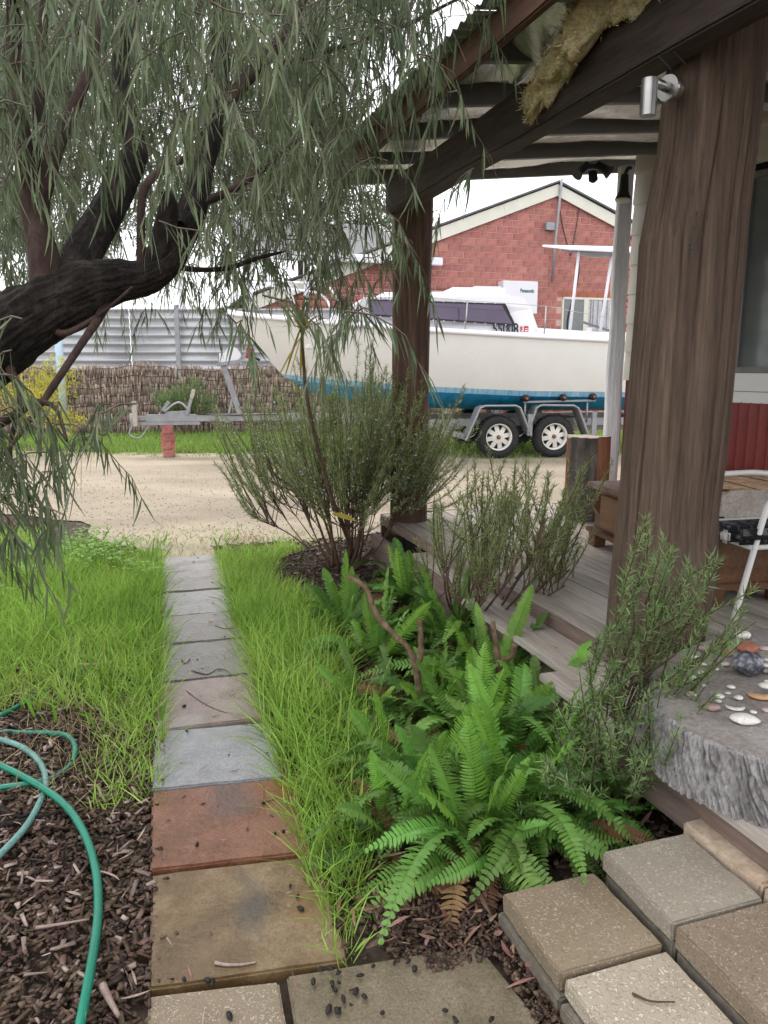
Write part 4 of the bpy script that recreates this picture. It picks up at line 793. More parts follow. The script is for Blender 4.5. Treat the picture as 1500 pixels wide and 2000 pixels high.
# trailer
trl = tag(empty('boat_trailer', (B0[0], B0[1], 0), BA), 'galvanised tandem axle boat trailer with raised drawbar and grey mudguards', 'trailer')
def rail(name, p0, p1, w, h, m=M['galv']):
    p0, p1 = Vector(p0), Vector(p1); d = p1 - p0; L_ = d.length; b = MB().box((0, 0, 0), (L_, w, h)); q = d.to_track_quat('X', 'Z').to_matrix(); b.V = [tuple((p0 + p1) / 2 + q @ Vector(v)) for v in b.V]; return b.build(name, m, trl, .004)
zr_ = .49
zd = .62
for s in (-1, 1):
    rail('chassis_rail', (-3.0, s * .35, zd), (-1.6, s * .72, .55), .06, .12); rail('chassis_rail', (-1.6, s * .72, .55), (2.5, s * .72, .55), .06, .12)
rail('drawbar', (-6.05, 0, zd), (-2.4, 0, zd), .09, .115); rail('drawbar_extension', (-6.2, 0, zd - .085), (-5.2, 0, zd - .085), .07, .055)
for x in (-3.0, -1.6, 0, 1.2, 2.4): rail('crossmember', (x, -.72 if x > -2 else -.36, .55 if x > -2 else zd), (x, .72 if x > -2 else .36, .55 if x > -2 else zd), .05, .08)
wheel_r = .335
def wheel(x, s):
    c = (x, s * .95, wheel_r); w = empty('wheel', c, 0, trl)
    w2 = .105; r = wheel_r
    ty = MB().lathe([(.205, -w2 * .8), (.235, -w2), (r - .05, -w2 * 1.02), (r - .012, -w2 * .82), (r, -w2 * .5), (r, w2 * .5), (r - .012, w2 * .82), (r - .05, w2 * 1.02), (.235, w2), (.205, w2 * .8)], 44, (0, 0, 0), 'Y')
    ty.F = [f for f in ty.F if len(f) == 4]; ty.build('tyre', M['tyre'], w, smooth=True)
    b = MB()
    for k in range(44):
        a_ = 2 * math.pi * k / 44; b.box((math.cos(a_) * (r - .004), 0, math.sin(a_) * (r - .004)), (.03, .16, .02), ry=-a_)
    b.build('tread', M['tyre'], w)
    o_ = -w2 if s < 0 else w2; sg = -1 if s < 0 else 1
    rim = MB().lathe([(.210, sg * .10), (.215, sg * .108), (.20, sg * .10), (.190, sg * .06), (.188, -sg * .02)], 40, (0, 0, 0), 'Y')
    rim.F = [f for f in rim.F if len(f) == 4]; rim = rim.build('rim', M['rim'], w, smooth=True)
    b = MB()
    for k in range(8):
        a_ = 2 * math.pi * k / 8 + .2; da = .25
        p = [(math.cos(a_ - da * .75) * .188, sg * .045, math.sin(a_ - da * .75) * .188), (math.cos(a_ + da * .75) * .188, sg * .045, math.sin(a_ + da * .75) * .188), (math.cos(a_ + da * 1.55) * .095, sg * .075, math.sin(a_ + da * 1.55) * .095), (math.cos(a_ - da * 1.55) * .095, sg * .075, math.sin(a_ - da * 1.55) * .095)]
        b.add(p + [(x_, y_ - sg * .006, z_) for x_, y_, z_ in p], [(0, 1, 2, 3), (4, 7, 6, 5), (0, 4, 5, 1), (1, 5, 6, 2), (2, 6, 7, 3), (3, 7, 4, 0)])
    b.lathe([(.0, sg * .08), (.098, sg * .076), (.098, sg * .06)], 24, (0, 0, 0), 'Y'); b.build('rim_spokes', M['rim'], w)
    MB().lathe([(.0, sg * .125), (.026, sg * .122), (.032, sg * .10), (.036, sg * .076)], 16, (0, 0, 0), 'Y').build('hub', M['rust'], w, smooth=True)
    MB().lathe([(.0, sg * .02), (.18, sg * .02), (.18, sg * .01)], 24, (0, 0, 0), 'Y').build('brake_disc', M['black'], w)
    return w
for x in (-.46, .46):
    for s in (-1, 1): wheel(x, s)
for x in (-.46, .46):
    for s in (-1, 1):
        pr = [(-.56, .30), (-.545, .31), (-.33, .80), (-.25, .835), (.25, .835), (.32, .80), (.51, .36), (.525, .36)] if x < 0 else [(-.46, .42), (-.33, .80), (-.25, .84), (.28, .83), (.36, .79), (.56, .33)]
        y0, y1 = (-1.10, -.78) if s < 0 else (.78, 1.10); b = MB(); n = len(pr)
        b.add([(x + px, y0, pz) for px, pz in pr] + [(x + px, y1, pz) for px, pz in pr], [(i, i + 1, n + i + 1, n + i) for i in range(n - 1)])
        o = b.build('mudguard', M['galv'], trl); o.modifiers.new('s', 'SOLIDIFY').thickness = .006
        lip = [(x + px, (y0 if s < 0 else y1), pz) for px, pz in pr]; MB().tube(lip, .018, 6).build('guard_lip', M['galv'], trl)
rail('guard_bracket', (-1.42, -1.0, .44), (-1.02, -1.0, .36), .05, .09); rail('guard_bracket', (-1.35, -.95, .46), (-1.05, -.78, .5), .05, .08)
rail('side_bracket', (.03, -1.08, .36), (.03, -1.08, .70), .05, .08); rail('side_bracket', (1.1, -1.08, .32), (1.1, -1.08, .72), .05, .08)
rail('bunk', (-.05, -.97, .885), (1.15, -.97, .905), .05, .03)
for x in (-.02, 1.02): MB().tube([(x, -.97, .55), (x, -.97, .88)], .016, 8).build('roller_stem', M['galv'], trl, smooth=True)
for x, z_ in ((-.02, .945), (.60, .955), (1.10, .965)):
    rl = empty('keel_roller', (x, -.93, z_), 0, trl); MB().lathe([(.0, -.11), (.035, -.11), (.055, -.09), (.055, -.03), (.03, -.02), (.03, .02), (.055, .03), (.055, .09), (0, .11)], 14, (0, 0, 0), 'Y').build('roller', M['black'], rl, smooth=True)
    MB().lathe([(.0, -.14), (.02, -.14), (.02, .14), (0, .14)], 10, (0, 0, 0), 'Y').build('roller_pin', M['rust'], rl)
def tp(px, py): return bp(px, py, 0.0)
wx, wz = tp(430, 695); wx2, _ = tp(470, 828); rail('winch_post', (wx, 0, wz), (wx2, 0, zd + .04), .075, .09); q = tp(450, 775); rail('winch_brace', (tp(447, 826)[0], 0, zd + .05), (q[0] + .05, 0, q[1] + .05), .05, .04)
q0, q1, q2 = tp(424, 712), tp(468, 706), tp(484, 686); rail('winch_arm', (q0[0], -.07, q0[1]), (q1[0], -.07, q1[1]), .02, .055); rail('winch_arm', (q1[0], -.07, q1[1]), (q2[0], -.07, q2[1]), .02, .05)
b = MB(); c_ = tp(450, 697); pl = [(-.17, -.11), (.17, -.10), (.18, .03), (.10, .13), (.03, .16), (-.04, .13), (-.08, .06), (-.17, .05)]; n = len(pl); b.add([(c_[0] + x, -.05, c_[1] + z) for x, z in pl] + [(c_[0] + x, .05, c_[1] + z) for x, z in pl], [tuple(range(n)), tuple(range(n, 2 * n))[::-1]] + [(i, (i + 1) % n, n + (i + 1) % n, n + i) for i in range(n)]); b.build('winch_housing', M['boatwhite'], trl, .006)
c_ = tp(488, 690); MB().box((c_[0], 0, c_[1]), (.13, .16, .17), ry=.2).build('bow_stop', M['red'], trl, .012); MB().tube([(c_[0] + .03, -.05, c_[1] - .05), (c_[0] + .16, -.05, c_[1] - .11)], .02, 8).build('strap_hook', M['black'], trl)
# coupling, hand brake and stowed jockey wheel at the front of the drawbar
cx0 = -6.2
MB().lathe([(0, -.13), (.05, -.12), (.06, .0), (.055, .1), (0, .12)], 14, (cx0 - .05, 0, zd - .03)).build('coupling', M['galv'], trl, smooth=True)
rail('coupling_arm', (cx0 - .02, 0, zd), (cx0 + .35, 0, zd), .08, .07); rail('jockey_tube', (cx0 + .0, -.12, zd - .12), (cx0 + .0, -.12, zd + .28), .06, .07, M['wedge'])
MB().tube(smoothpath([(cx0 + .45, -.05, zd + .10), (cx0 + .6, -.05, zd + .22), (cx0 + .72, -.05, zd + .24), (cx0 + .86, -.05, zd + .10)], 5), .018, 8).build('brake_linkage', M['galv'], trl, smooth=True)
rail('brake_lever', (cx0 + .80, -.05, zd + .05), (cx0 + .92, -.05, zd + .42), .03, .05); rail('lever_grip', (cx0 + .89, -.05, zd + .32), (cx0 + .93, -.05, zd + .46), .045, .06, M['wedge'])
rail('brake_cylinder', (cx0 + .45, 0, zd + .06), (cx0 + .85, 0, zd + .08), .07, .08); rail('brake_block', (cx0 + .42, 0, zd + .12), (cx0 + .52, 0, zd + .26), .06, .06)
MB().tube([(cx0 + .95, -.055, zd + .06), (cx0 + 1.6, -.06, zd + .04), (cx0 + 2.4, -.06, zd + .05)], .008, 6).build('brake_cable', M['black'], trl)
MB().tube(smoothpath([(cx0 - .05, -.1, zd - .1), (cx0 - .1, -.12, zd - .25), (cx0 + .06, -.12, zd - .3), (cx0 + .2, -.1, zd - .12)], 5), .012, 6).build('safety_chain', M['galv'], trl)
# bricks propping the drawbar
bx, bz0 = tp(330, 888); hb_ = (zd - .085 - .0275) / 4
for k in range(4):
    o = MB().b2((-.115, -.085, 0), (.115, .085, hb_ - .003)).build('brick', M['brickred'], None, .006)
    p = Vector((B0[0], B0[1], 0)) + Vector((bx * math.cos(BA), bx * math.sin(BA), 0)); o.location = (p.x, p.y, -.005 + k * hb_ + (.001 if k else 0)); o.rotation_euler = (0, 0, BA + R(90) + (.25, -.15, .5, .1)[k])
    tag(o, ('greyish brick on the gravel, bottom of the stack under the drawbar', 'red brick second from the bottom of the drawbar stack', 'red brick third from the ground in the drawbar stack', 'topmost red brick directly under the trailer drawbar')[k], 'brick', 'bricks stacked under the drawbar')

# ------------------------------------------------------------------ fences behind the driveway
FY = 17.0
fen = tag(empty('steel_fence', (0, FY + .12, 0)), 'tall horizontally ribbed grey steel fence above the brush screen', 'fence')
ztop, zmid = atY(400, 600, FY).z, atY(300, 716, FY).z
def ribbed(x0, x1, z0, z1):
    n_ = int((z1 - z0) / .18); prof = []
    for k in range(n_ + 1):
        z = z0 + k * .18; prof += [(0, z), (-.0, z + .10), (-.035, z + .125), (-.035, z + .155)]
    prof = [(y, z) for y, z in prof if z <= z1]; m_ = len(prof)
    V = np.array([(x, y, z) for x in (x0, x1) for y, z in prof]); F = np.array([(i, i + 1, m_ + i + 1, m_ + i) for i in range(m_ - 1)]); o = link('steel_sheet', amesh('steel_sheet', V, F), M['zinc'], fen); o.modifiers.new('s', 'SOLIDIFY').thickness = .003
xa = -13.0
for w in (2.5, 2.5, 2.5, 2.35, 2.35): ribbed(xa, xa + w - .01, zmid - .55, ztop); xa += w
for px in (350,):
    x = atY(px, 700, FY).x
    MB().b2((x - .05, -.20, 0), (x + .05, -.13, ztop + .05)).build('post', M['galv'], fen, .004)
for x in (-9.3, -11.6): MB().b2((x - .05, .02, 0), (x + .05, .10, ztop)).build('post', M['galv'], fen, .004)
MB().b2((-13, -.05, zmid - .06), (-.75, -.035, zmid + .0)).build('bottom_rail', M['boatwhite'], fen)
bfe = tag(empty('brush_fence', (0, FY - .06, 0)), 'brown brush reed screen fence with wire ties behind the drawbar', 'fence')
n = 6500; x = rng.uniform(-12.5, 1.5, n); wv = .05 * np.sin(x * 2.1) + .03 * np.sin(x * 5.7); hz = zmid + wv * .8 - .02 + rng.normal(0, .03, n); seg = rng.integers(0, 7, n); h1 = (seg + 1.15) / 7 * hz; h0 = seg / 7 * hz
ii = np.arange(n); lean = rng.normal(0, .02, n); V, F = obox(np.c_[x, rng.normal(0, .015, n) - .012 * ((h1 / hz) % .145 < .07), (h0 + h1) / 2], np.tile([.011, 0, 0], (n, 1)), np.tile([0, .008, 0], (n, 1)), np.c_[lean * .1, np.zeros(n), (h1 - h0) / 2])
tag(link('reeds', amesh('reeds', V, F), M['reedfence'], bfe), kind='stuff')
MB().b2((-12.5, .03, 0), (1.5, .05, zmid - .06)).build('backing', M['reedfence'], bfe)
for k in range(1, 8):
    xx = np.linspace(-12.5, 1.5, 150); MB().tube(np.c_[xx, np.full(150, -.035), zmid * (k / 7.2) + .018 * np.sin(xx * 9 + k) + (.05 * np.sin(xx * 2.1)) * k / 7], .007, 5).build('tie_wire', M['wire'], bfe)
p = onz(128, 848, 0); bpz = atY(112, 600, p.y).z
bpole = tag(empty('blue_pole', (p.x, p.y, 0)), 'pale blue painted steel pole standing before the brush fence', 'pole')
MB().tube([(0, 0, -.02), (.0, 0, bpz)], .085, 14).build('pole_shaft', M['bluepole'], bpole, smooth=True); MB().lathe([(.0, 0), (.11, 0), (.10, .05), (.086, .06)], 14).build('footing', M['galv'], bpole)

# ------------------------------------------------------------------ neighbour's red brick house
NA = R(17); N0 = atY(1085, 360, 22.0); NP = (N0.x, N0.y)
nb = tag(empty('brick_house', (N0.x, N0.y, 0), NA), 'red brick gable end house with cream barge boards behind the boat', 'house')
def nw(px, py): return onplane(px, py, NP, NA)
apex = N0.z; eL = nw(845, 447); eR = nw(1200, 422); gs = ((apex - eL[1]) / -eL[0] + (apex - eR[1]) / eR[0]) / 2
sL, sR = -8.2, 5.0
bw, bh = .312, .170
def gable(s): return apex - .10 - gs * abs(s)
wx0, wzt = nw(1097, 580); wx1 = nw(1193, 580)[0]; wzb = nw(1100, 640)[1]
bmesh_ = MB().b2((-bw / 2 + .006, -.05, -bh / 2 + .006), (bw / 2 - .006, .04, bh / 2 - .006)).mesh('brick', .004, 1)
bmesh_.materials.append(M['brickred']); cand = []; half = []
nrow = int(apex / bh) + 1
for r_ in range(nrow):
    z = r_ * bh + bh / 2
    for c in range(int(sL / bw) - 1, int(sR / bw) + 1):
        s = c * bw + (bw / 2 if r_ % 2 else 0) + bw / 2
        if z + bh / 2 > max(gable(s - bw / 2), gable(s + bw / 2)) + .09: continue
        if s < sL or s > sR: continue
        if wx0 - .1 < s < wx1 + .1 and wzb - .1 < z < wzt + bh * .5: continue
        px = N0.x + s * math.cos(NA); py = N0.y + s * math.sin(NA); dz = z - EYE
        dd = py * math.cos(PITCH) - dz * math.sin(PITCH); X_ = 750 + FPX * px / dd; Y_ = 1000 - FPX * (py * math.sin(PITCH) + dz * math.cos(PITCH)) / dd
        vis = (845 < X_ < 1196 and 355 < Y_ < (560 if X_ < 1000 else 640))
        cand.append((not vis, abs(X_ - 1020) + abs(Y_ - 480), s, z))
cand.sort()
for q, (_, _, s, z) in enumerate(cand[:300]):
    o = bpy.data.objects.new('brick', bmesh_); col.objects.link(o); o.parent = nb; o.location = (s, random.uniform(-.004, .004), z)
rest = np.array([(s, 0, z) for _, _, s, z in cand[300:]]); n = len(rest)
V, F = obox(rest, np.tile([bw / 2 - .006, 0, 0], (n, 1)), np.tile([0, .045, 0], (n, 1)), np.tile([0, 0, bh / 2 - .006], (n, 1)))
M['brickrest'] = mat('brickrest', [(.29, .115, .093), (.37, .15, .123), (.43, .19, .158)], 6, .85, island=.14)
tag(link('brickwork', amesh('brickwork', V, F), M['brickrest'], nb), kind='stuff')
# mortar wall behind the faces
b = MB(); b.add([(sL, -.042, 0), (sR, -.042, 0), (sR, -.042, gable(sR)), (0, -.042, apex - .1), (sL, -.042, gable(sL)), (sL, .2, 0), (sR, .2, 0), (sR, .2, gable(sR)), (0, .2, apex - .1), (sL, .2, gable(sL))], [(0, 1, 2, 3, 4), (9, 8, 7, 6, 5), (1, 6, 7, 2), (2, 7, 8, 3), (3, 8, 9, 4), (4, 9, 5, 0)]); b.build('mortar_bed', M['mortar'], nb)
for s in (-1, 1):
    e = sL - .3 if s < 0 else sR + .3; e_ = abs(e); b = MB(); dz0 = -.34; 
    b.add([(0, -.14, apex - .02), (e, -.14, apex - .02 - gs * e_), (e, -.14, apex + dz0 - .02 - gs * e_), (0, -.14, apex + dz0 + .02), (0, -.09, apex - .02), (e, -.09, apex - .02 - gs * e_), (e, -.09, apex + dz0 - .02 - gs * e_), (0, -.09, apex + dz0 + .02)], [(0, 1, 2, 3), (7, 6, 5, 4), (0, 4, 5, 1), (1, 5, 6, 2), (2, 6, 7, 3), (3, 7, 4, 0)]); b.build('barge_board', M['cream'], nb)
    b = MB(); b.add([(0, -.2, apex + .02), (e, -.2, apex + .02 - gs * e_), (e, 9, apex + .02 - gs * e_), (0, 9, apex + .02), (0, -.2, apex + .07), (e, -.2, apex + .07 - gs * e_), (e, 9, apex + .07 - gs * e_), (0, 9, apex + .07)], [(0, 1, 2, 3), (7, 6, 5, 4), (0, 4, 5, 1), (1, 5, 6, 2), (2, 6, 7, 3), (3, 7, 4, 0)]); b.build('roof', M['rooftile'], nb)
for k in range(int((wx1 - wx0) / bw) + 2): MB().b2((wx0 - .15 + k * bw, -.058, wzt + .004), (wx0 - .15 + (k + 1) * bw - .012, .03, wzt + bh - .008)).build('lintel_brick', M['lintel'], nb)
w = MB(); w.b2((wx0, -.06, wzt - .06), (wx1, -.02, wzt)).b2((wx0, -.06, wzb - .6), (wx0 + .05, -.02, wzt)).b2((wx1 - .05, -.06, wzb - .6), (wx1, -.02, wzt)); mx_ = (wx0 + wx1) / 2 - .03; w.b2((mx_ - .07, -.065, wzb - .6), (mx_ + .07, -.02, wzt)); w.b2((wx0, -.06, wzb - .62), (wx1, -.02, wzb - .56)); wn_ = w.build('window', M['cream'], nb)
MB().b2((wx0, -.045, wzb - .6), (mx_, -.0425, wzt)).build('pane', M['glass'], wn_); 
nn = 9
for k in range(nn): xx = mx_ + .08 + (wx1 - mx_ - .14) * (k + .5) / nn; MB().box((xx, -.047, (wzt + wzb - .6) / 2), (.115, .003, wzt - wzb + .5), .0).build('blind_slat', M['blind'], wn_)
# antenna pole, bracket, loose cables
c = [nw(1090, 352), nw(1085, 400), nw(1078, 470), nw(1071, 552)]; pole = MB().tube([(a_, -.20, z_) for a_, z_ in c], .035, 10).build('antenna_pole', M['galv'], nb, smooth=True)
a_, z_ = nw(1071, 444); MB().b2((a_ - .16, -.18, z_ - .10), (a_ + .12, -.06, z_ + .10)).build('pole_bracket', M['galv'], pole, .01)
for ps in ([(1089, 358), (1090, 400), (1096, 440), (1106, 480), (1112, 500)], [(1130, 395), (1125, 430), (1120, 460), (1113, 498)]): MB().tube(smoothpath([(nw(*q_)[0], -.07, nw(*q_)[1]) for q_ in ps], 5), .012, 6).build('cable', M['wire'], nb)
# low wing with a shaded verandah towards the bow
b = MB(); lw = nw(560, 505); 
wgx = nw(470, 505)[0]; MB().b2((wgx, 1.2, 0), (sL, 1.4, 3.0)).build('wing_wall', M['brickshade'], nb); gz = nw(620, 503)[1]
MB().b2((wgx, -.5, gz - .14), (-3.4, -.35, gz + .06)).build('gutter', M['boatwhite'], nb, .02)
b = MB(); b.add([(wgx, -.4, gz + .04), (-3.4, -.4, gz + .04), (-3.4, 6, gz + 1.9), (wgx, 6, gz + 1.9), (wgx, -.4, gz), (-3.4, -.4, gz), (-3.4, 6, gz + 1.86), (wgx, 6, gz + 1.86)], [(0, 1, 2, 3), (7, 6, 5, 4), (0, 4, 5, 1), (1, 5, 6, 2), (2, 6, 7, 3), (3, 7, 4, 0)]); b.build('wing_roof', M['rooftile'], nb)
for xx in (wgx + .1, -10.0, -7.0): MB().b2((xx, -.4, 0), (xx + .11, -.29, gz - .1)).build('wing_post', M['boatwhite'], nb)
# air conditioner
ax0, az0 = nw(1001, 607); ax1, az1 = nw(1037, 553)
ac = tag(empty('air_conditioner', (N0.x, N0.y, 0), NA), 'white outdoor air conditioner box on the brick wall behind the cabin roof', 'air conditioner')
MB().b2((ax0 - .5, -.42, az0 - .1), (ax1, -.07, az1)).build('case', M['boatwhite'], ac, .015)
text('maker_name', 'Panasonic', .135, M['teal'], ac, (ax0 + .0, -.424, az1 - .29), (R(90), 0, 0), .78, .002, .004)

# ------------------------------------------------------------------ peppermint tree over the garden
tree = tag(empty('peppermint_tree'), 'weeping peppermint tree with dark twisted trunk and narrow hanging leaves', 'tree')
def limb(rows, m, name='branch', n=14, bark=.10, sub=8, seed=0):
    """rows: (px, py, depth, radius px)"""
    P = np.array([[*atY(x, y, Y), r * (Y * .98) / FPX] for x, y, Y, r in rows]); S = smoothpath(P, sub); S[:, 3] = np.maximum(S[:, 3], .002)
    V, F, caps = tube_np(S[:, :3], S[:, 3], n)
    if bark:
        Rr = np.repeat(S[:, 3], n); C = np.repeat(S[:, :3], n, 0); d = V - C; a = fbm(V * np.array([9, 9, 4]) / 1.0 + seed, 4); t_ = np.tile(np.arange(n), len(S)) * 2 * math.pi / n; l_ = np.repeat(np.arange(len(S)), n)
        kf_ = max(3.0, n / 12.0); rg = np.clip(np.abs(vn(np.stack([np.cos(t_) * kf_, np.sin(t_) * kf_, l_ * (2.0 / sub) + seed], -1))) * 2.6, 0, 1) * .6
        V = C + d * (1 + bark * a + bark * 1.4 * (rg - .3))[:, None]
    me = amesh(name, V, F, True); return link(name, me, m, tree), S
TB = []
def L_(rows, m='bark', **k): o, S = limb(rows, M[m], **k); TB.append(S); return o
t0 = L_([(-420, 1250, 2.75, 130), (-330, 1000, 2.75, 95), (-180, 800, 2.8, 80), (-40, 690, 2.85, 70), (60, 620, 2.9, 64), (150, 575, 2.95, 52), (215, 552, 3.0, 42), (275, 545, 3.05, 34), (325, 515, 3.1, 29), (352, 465, 3.15, 27), (375, 405, 3.2, 25), (395, 330, 3.3, 22), (415, 250, 3.4, 19), (428, 150, 3.5, 16), (432, 50, 3.6, 13), (440, -80, 3.7, 9), (450, -260, 3.8, 4)], name='trunk', n=110, bark=.13, sub=26)
L_([(120, 590, 2.95, 48), (160, 500, 3.1, 34), (205, 420, 3.2, 29), (248, 335, 3.3, 25), (266, 285, 3.35, 20), (248, 230, 3.4, 18), (236, 160, 3.5, 15), (240, 90, 3.6, 12), (262, 20, 3.7, 10), (285, -90, 3.8, 7), (300, -240, 3.9, 3)], n=72, sub=18, seed=3)
L_([(105, 600, 2.95, 40), (85, 500, 2.95, 28), (60, 400, 2.95, 21), (42, 280, 2.9, 17), (30, 150, 2.9, 14), (26, 30, 2.85, 12), (20, -150, 2.6, 9), (10, -300, 2.6, 4)], 'bark_red', n=24, seed=5)
L_([(70, 440, 2.95, 12), (88, 370, 2.95, 13), (112, 290, 2.98, 12), (150, 195, 3.05, 11), (180, 110, 3.15, 10), (192, 20, 3.2, 8), (210, -120, 3.3, 5)], 'bark_red', n=14, seed=7)
L_([(82, 500, 2.95, 14), (84, 420, 2.95, 13), (86, 330, 2.95, 12), (75, 200, 2.95, 11), (82, 90, 3.0, 9), (90, -60, 3.0, 6)], 'bark_red', n=14, seed=8)
L_([(300, 520, 3.08, 20), (322, 450, 3.05, 19), (330, 395, 3.02, 15), (320, 375, 3.0, 6)], n=16, seed=9)
L_([(372, 400, 3.2, 14), (352, 440, 3.1, 10)], n=10, seed=10)
L_([(276, 520, 3.05, 9), (276, 400, 3.1, 8), (290, 355, 3.15, 8), (330, 325, 3.3, 7), (380, 300, 3.45, 6), (395, 280, 3.5, 4)], 'bark_red', n=10, seed=11)
L_([(385, 400, 3.2, 8), (450, 372, 3.25, 7), (520, 325, 3.35, 6), (590, 265, 3.45, 5), (622, 225, 3.5, 4), (660, 190, 3.6, 2)], 'bark_red', n=10, seed=12)
L_([(335, 520, 3.1, 7), (390, 527, 3.2, 5), (450, 522, 3.3, 5), (500, 505, 3.4, 4), (560, 490, 3.5, 2)], 'bark', n=8, seed=13)
L_([(420, 230, 3.4, 10), (520, 110, 3.6, 13), (560, 60, 3.7, 10), (590, 0, 3.8, 8), (640, -120, 3.9, 4)], 'bark_red', n=12, seed=14)
L_([(540, 130, 3.65, 6), (620, 105, 3.5, 5), (700, 80, 3.4, 4), (790, 50, 3.3, 4), (880, 5, 3.2, 3), (950, -30, 3.2, 2)], 'bark_red', n=8, seed=15)
L_([(215, 575, 3.0, 11), (190, 625, 2.9, 9), (160, 670, 2.8, 8), (120, 730, 2.7, 7), (80, 790, 2.6, 6), (30, 860, 2.5, 4), (-30, 930, 2.45, 3)], 'bark_red', n=10, seed=16)
L_([(-20, 835, 2.7, 12), (30, 810, 2.65, 9), (70, 785, 2.6, 7), (110, 800, 2.55, 4), (130, 860, 2.5, 3)], 'bark_red', n=10, seed=17)
L_([(100, 640, 2.9, 9), (130, 650, 2.85, 6), (200, 610, 2.9, 4), (260, 560, 2.9, 3)], 'bark_red', n=8, seed=18)
L_([(30, 660, 2.9, 12), (20, 720, 2.8, 9), (40, 770, 2.7, 6), (20, 880, 2.6, 4), (40, 960, 2.55, 3)], 'bark_red', n=10, seed=19)
# twigs and leaves
den = {-2: [.9] * 9 + [.3, 0], -1: [1] * 9 + [.4, .1], 0: [1, 1, 1, 1, 1, 1, 1, 1, .95, .5, .15], 1: [1, 1, 1, .8, .8, 1, 1, 1, .5, .25, 0], 2: [1, 1, 1, .6, .6, .9, 1, 1, .2, .12, 0], 3: [1, 1, .8, .3, .5, .9, 1, .9, .06, .02, 0], 4: [1, 1, .6, .2, .5, .9, 1, 1, .15, .05, 0], 5: [.9, .8, .35, .3, .6, .7, .7, 1, .35, .02, 0], 6: [.5, .35, .15, .25, .2, .08, .06, .35, .12, 0, 0], 7: [.4, .25, .15, .10, .04, 0, 0, 0, 0, 0, 0], 8: [.4, .3, .2, .02, 0, 0, 0, 0, 0, 0, 0], 9: [.5, .45, .2, 0, 0, 0, 0, 0, 0, 0, 0], 10: [.5, .35, .03, 0, 0, 0, 0, 0, 0, 0, 0]}
anch = []
while len(anch) < 760:
    px, py = random.uniform(-100, 1000), random.uniform(-200, 1100); c = int((px + 100) // 100); r_ = math.floor(py / 100)
    dn = den[r_][min(c, 10)]
    if random.random() > dn: continue
    Y = (random.uniform(3.35, 4.8) if random.random() < .78 else random.uniform(2.3, 2.9)) if px < 560 else random.uniform(2.8, 4.3)
    if px < 350 and 380 < py < 640 and Y < 3.2: continue
    if 60 < px < 330 and 480 < py < 760: continue
    if py > 640: Y = random.uniform(2.0, 2.7)
    elif px > 760: Y = random.uniform(2.7, 3.4)
    anch.append((atY(px, py, Y), py))
while len(anch) < 2050:   # the crown reaches back over the drive
    px, py = random.uniform(-100, 900), random.uniform(-200, 640); dn = den[math.floor(py / 100)][min(int((px + 100) // 100), 10)]
    if 170 < px < 300 and 350 < py < 480: continue
    if px > 680 and py > 60: continue
    if px > 800: continue
    if random.random() > min(1, dn * 1.15) * (.5 if py > 450 else 1): continue
    anch.append((atY(px, py, random.uniform(4.4, 7.2) if px < 700 else random.uniform(3.6, 4.6)), py))
for k in range(330):   # the crown goes on above and beside the picture
    p = Vector((random.uniform(-3.6, .3), random.uniform(1.9, 5.0), random.uniform(2.6, 4.3)))
    if p.y < 2.4 and p.x > -1.2: continue
    anch.append((p, -500))
C0 = np.array([p[:] for p, _ in anch]); na = len(C0); tl = rng.uniform(.30, .55, na); hd = rng.uniform(0, 2 * math.pi, na); hor = np.c_[np.cos(hd), np.sin(hd), np.zeros(na)]
lowm = np.array([py > 620 for _, py in anch]); tl[lowm] *= .8
# twig: starts half a twig above the midpoint, arches over and hangs
S0 = C0 - hor * (tl * .35)[:, None] + np.c_[np.zeros((na, 2)), tl * .33]; Vt, Ft = [], []; base = []; dirs = []
tt = np.linspace(0, 1, 8)
paths = S0[:, None, :] + hor[:, None, :] * (tl[:, None] * (tt * .75)[None])[:, :, None] + np.c_[np.zeros((8, 2)), .22 * tt - .95 * tt ** 2][None] * tl[:, None, None] + rng.normal(size=(na, 8, 3)) * .008
for i in range(na):
    V, F, _ = tube_np(paths[i], np.linspace(.0028, .0010, 8), 4); Vt.append(V); Ft.append(F)
V, F = join(list(zip(Vt, Ft))); tag(link('twigs', amesh('twigs', V, F, True), M['twig'], tree), kind='stuff')
lp = 26; ti = np.repeat(np.arange(na), lp); tv = rng.random(na * lp) ** .8 * 6.98; i0 = tv.astype(int); fr = (tv - i0)[:, None]
bs = paths[ti, i0] * (1 - fr) + paths[ti, i0 + 1] * fr; tg = norm(paths[ti, i0 + 1] - paths[ti, i0]); n = len(bs)
d = norm(tg * .55 + rdir(n) * .45 + np.array([0, 0, -.95])); sd_ = norm(np.cross(d, rdir(n))); bend = np.c_[rng.normal(0, .12, (n, 2)), -rng.uniform(.0, .22, n)]
V, F = strips(bs, d, sd_, rng.uniform(.06, .13, n), rng.uniform(.0045, .009, n), bend, (.35, 1, .85, .08))
link('crown', amesh('crown', V, F, True), M['leaf_pepper'], tree)
# loose bare twigs inside the crown
Vt, Ft = [], []
for k in range(420):
    px, py = random.uniform(-60, 640), random.uniform(40, 500); Y = random.uniform(3.5, 4.8); p = np.array(atY(px, py, Y)[:]); d = rdir(1)[0]; L1 = random.uniform(.12, .4)
    q = [p + d * L1 * t + rng.normal(size=3) * .012 + np.array([0, 0, .1 * L1 * math.sin(t * 5)]) for t in np.linspace(0, 1, 7)]; V, F, _ = tube_np(smoothpath(q, 2), .0014, 4); Vt.append(V); Ft.append(F)
V, F = join(list(zip(Vt, Ft))); tag(link('bare_twigs', amesh('bare_twigs', V, F, True), M['twig'], tree), kind='stuff')

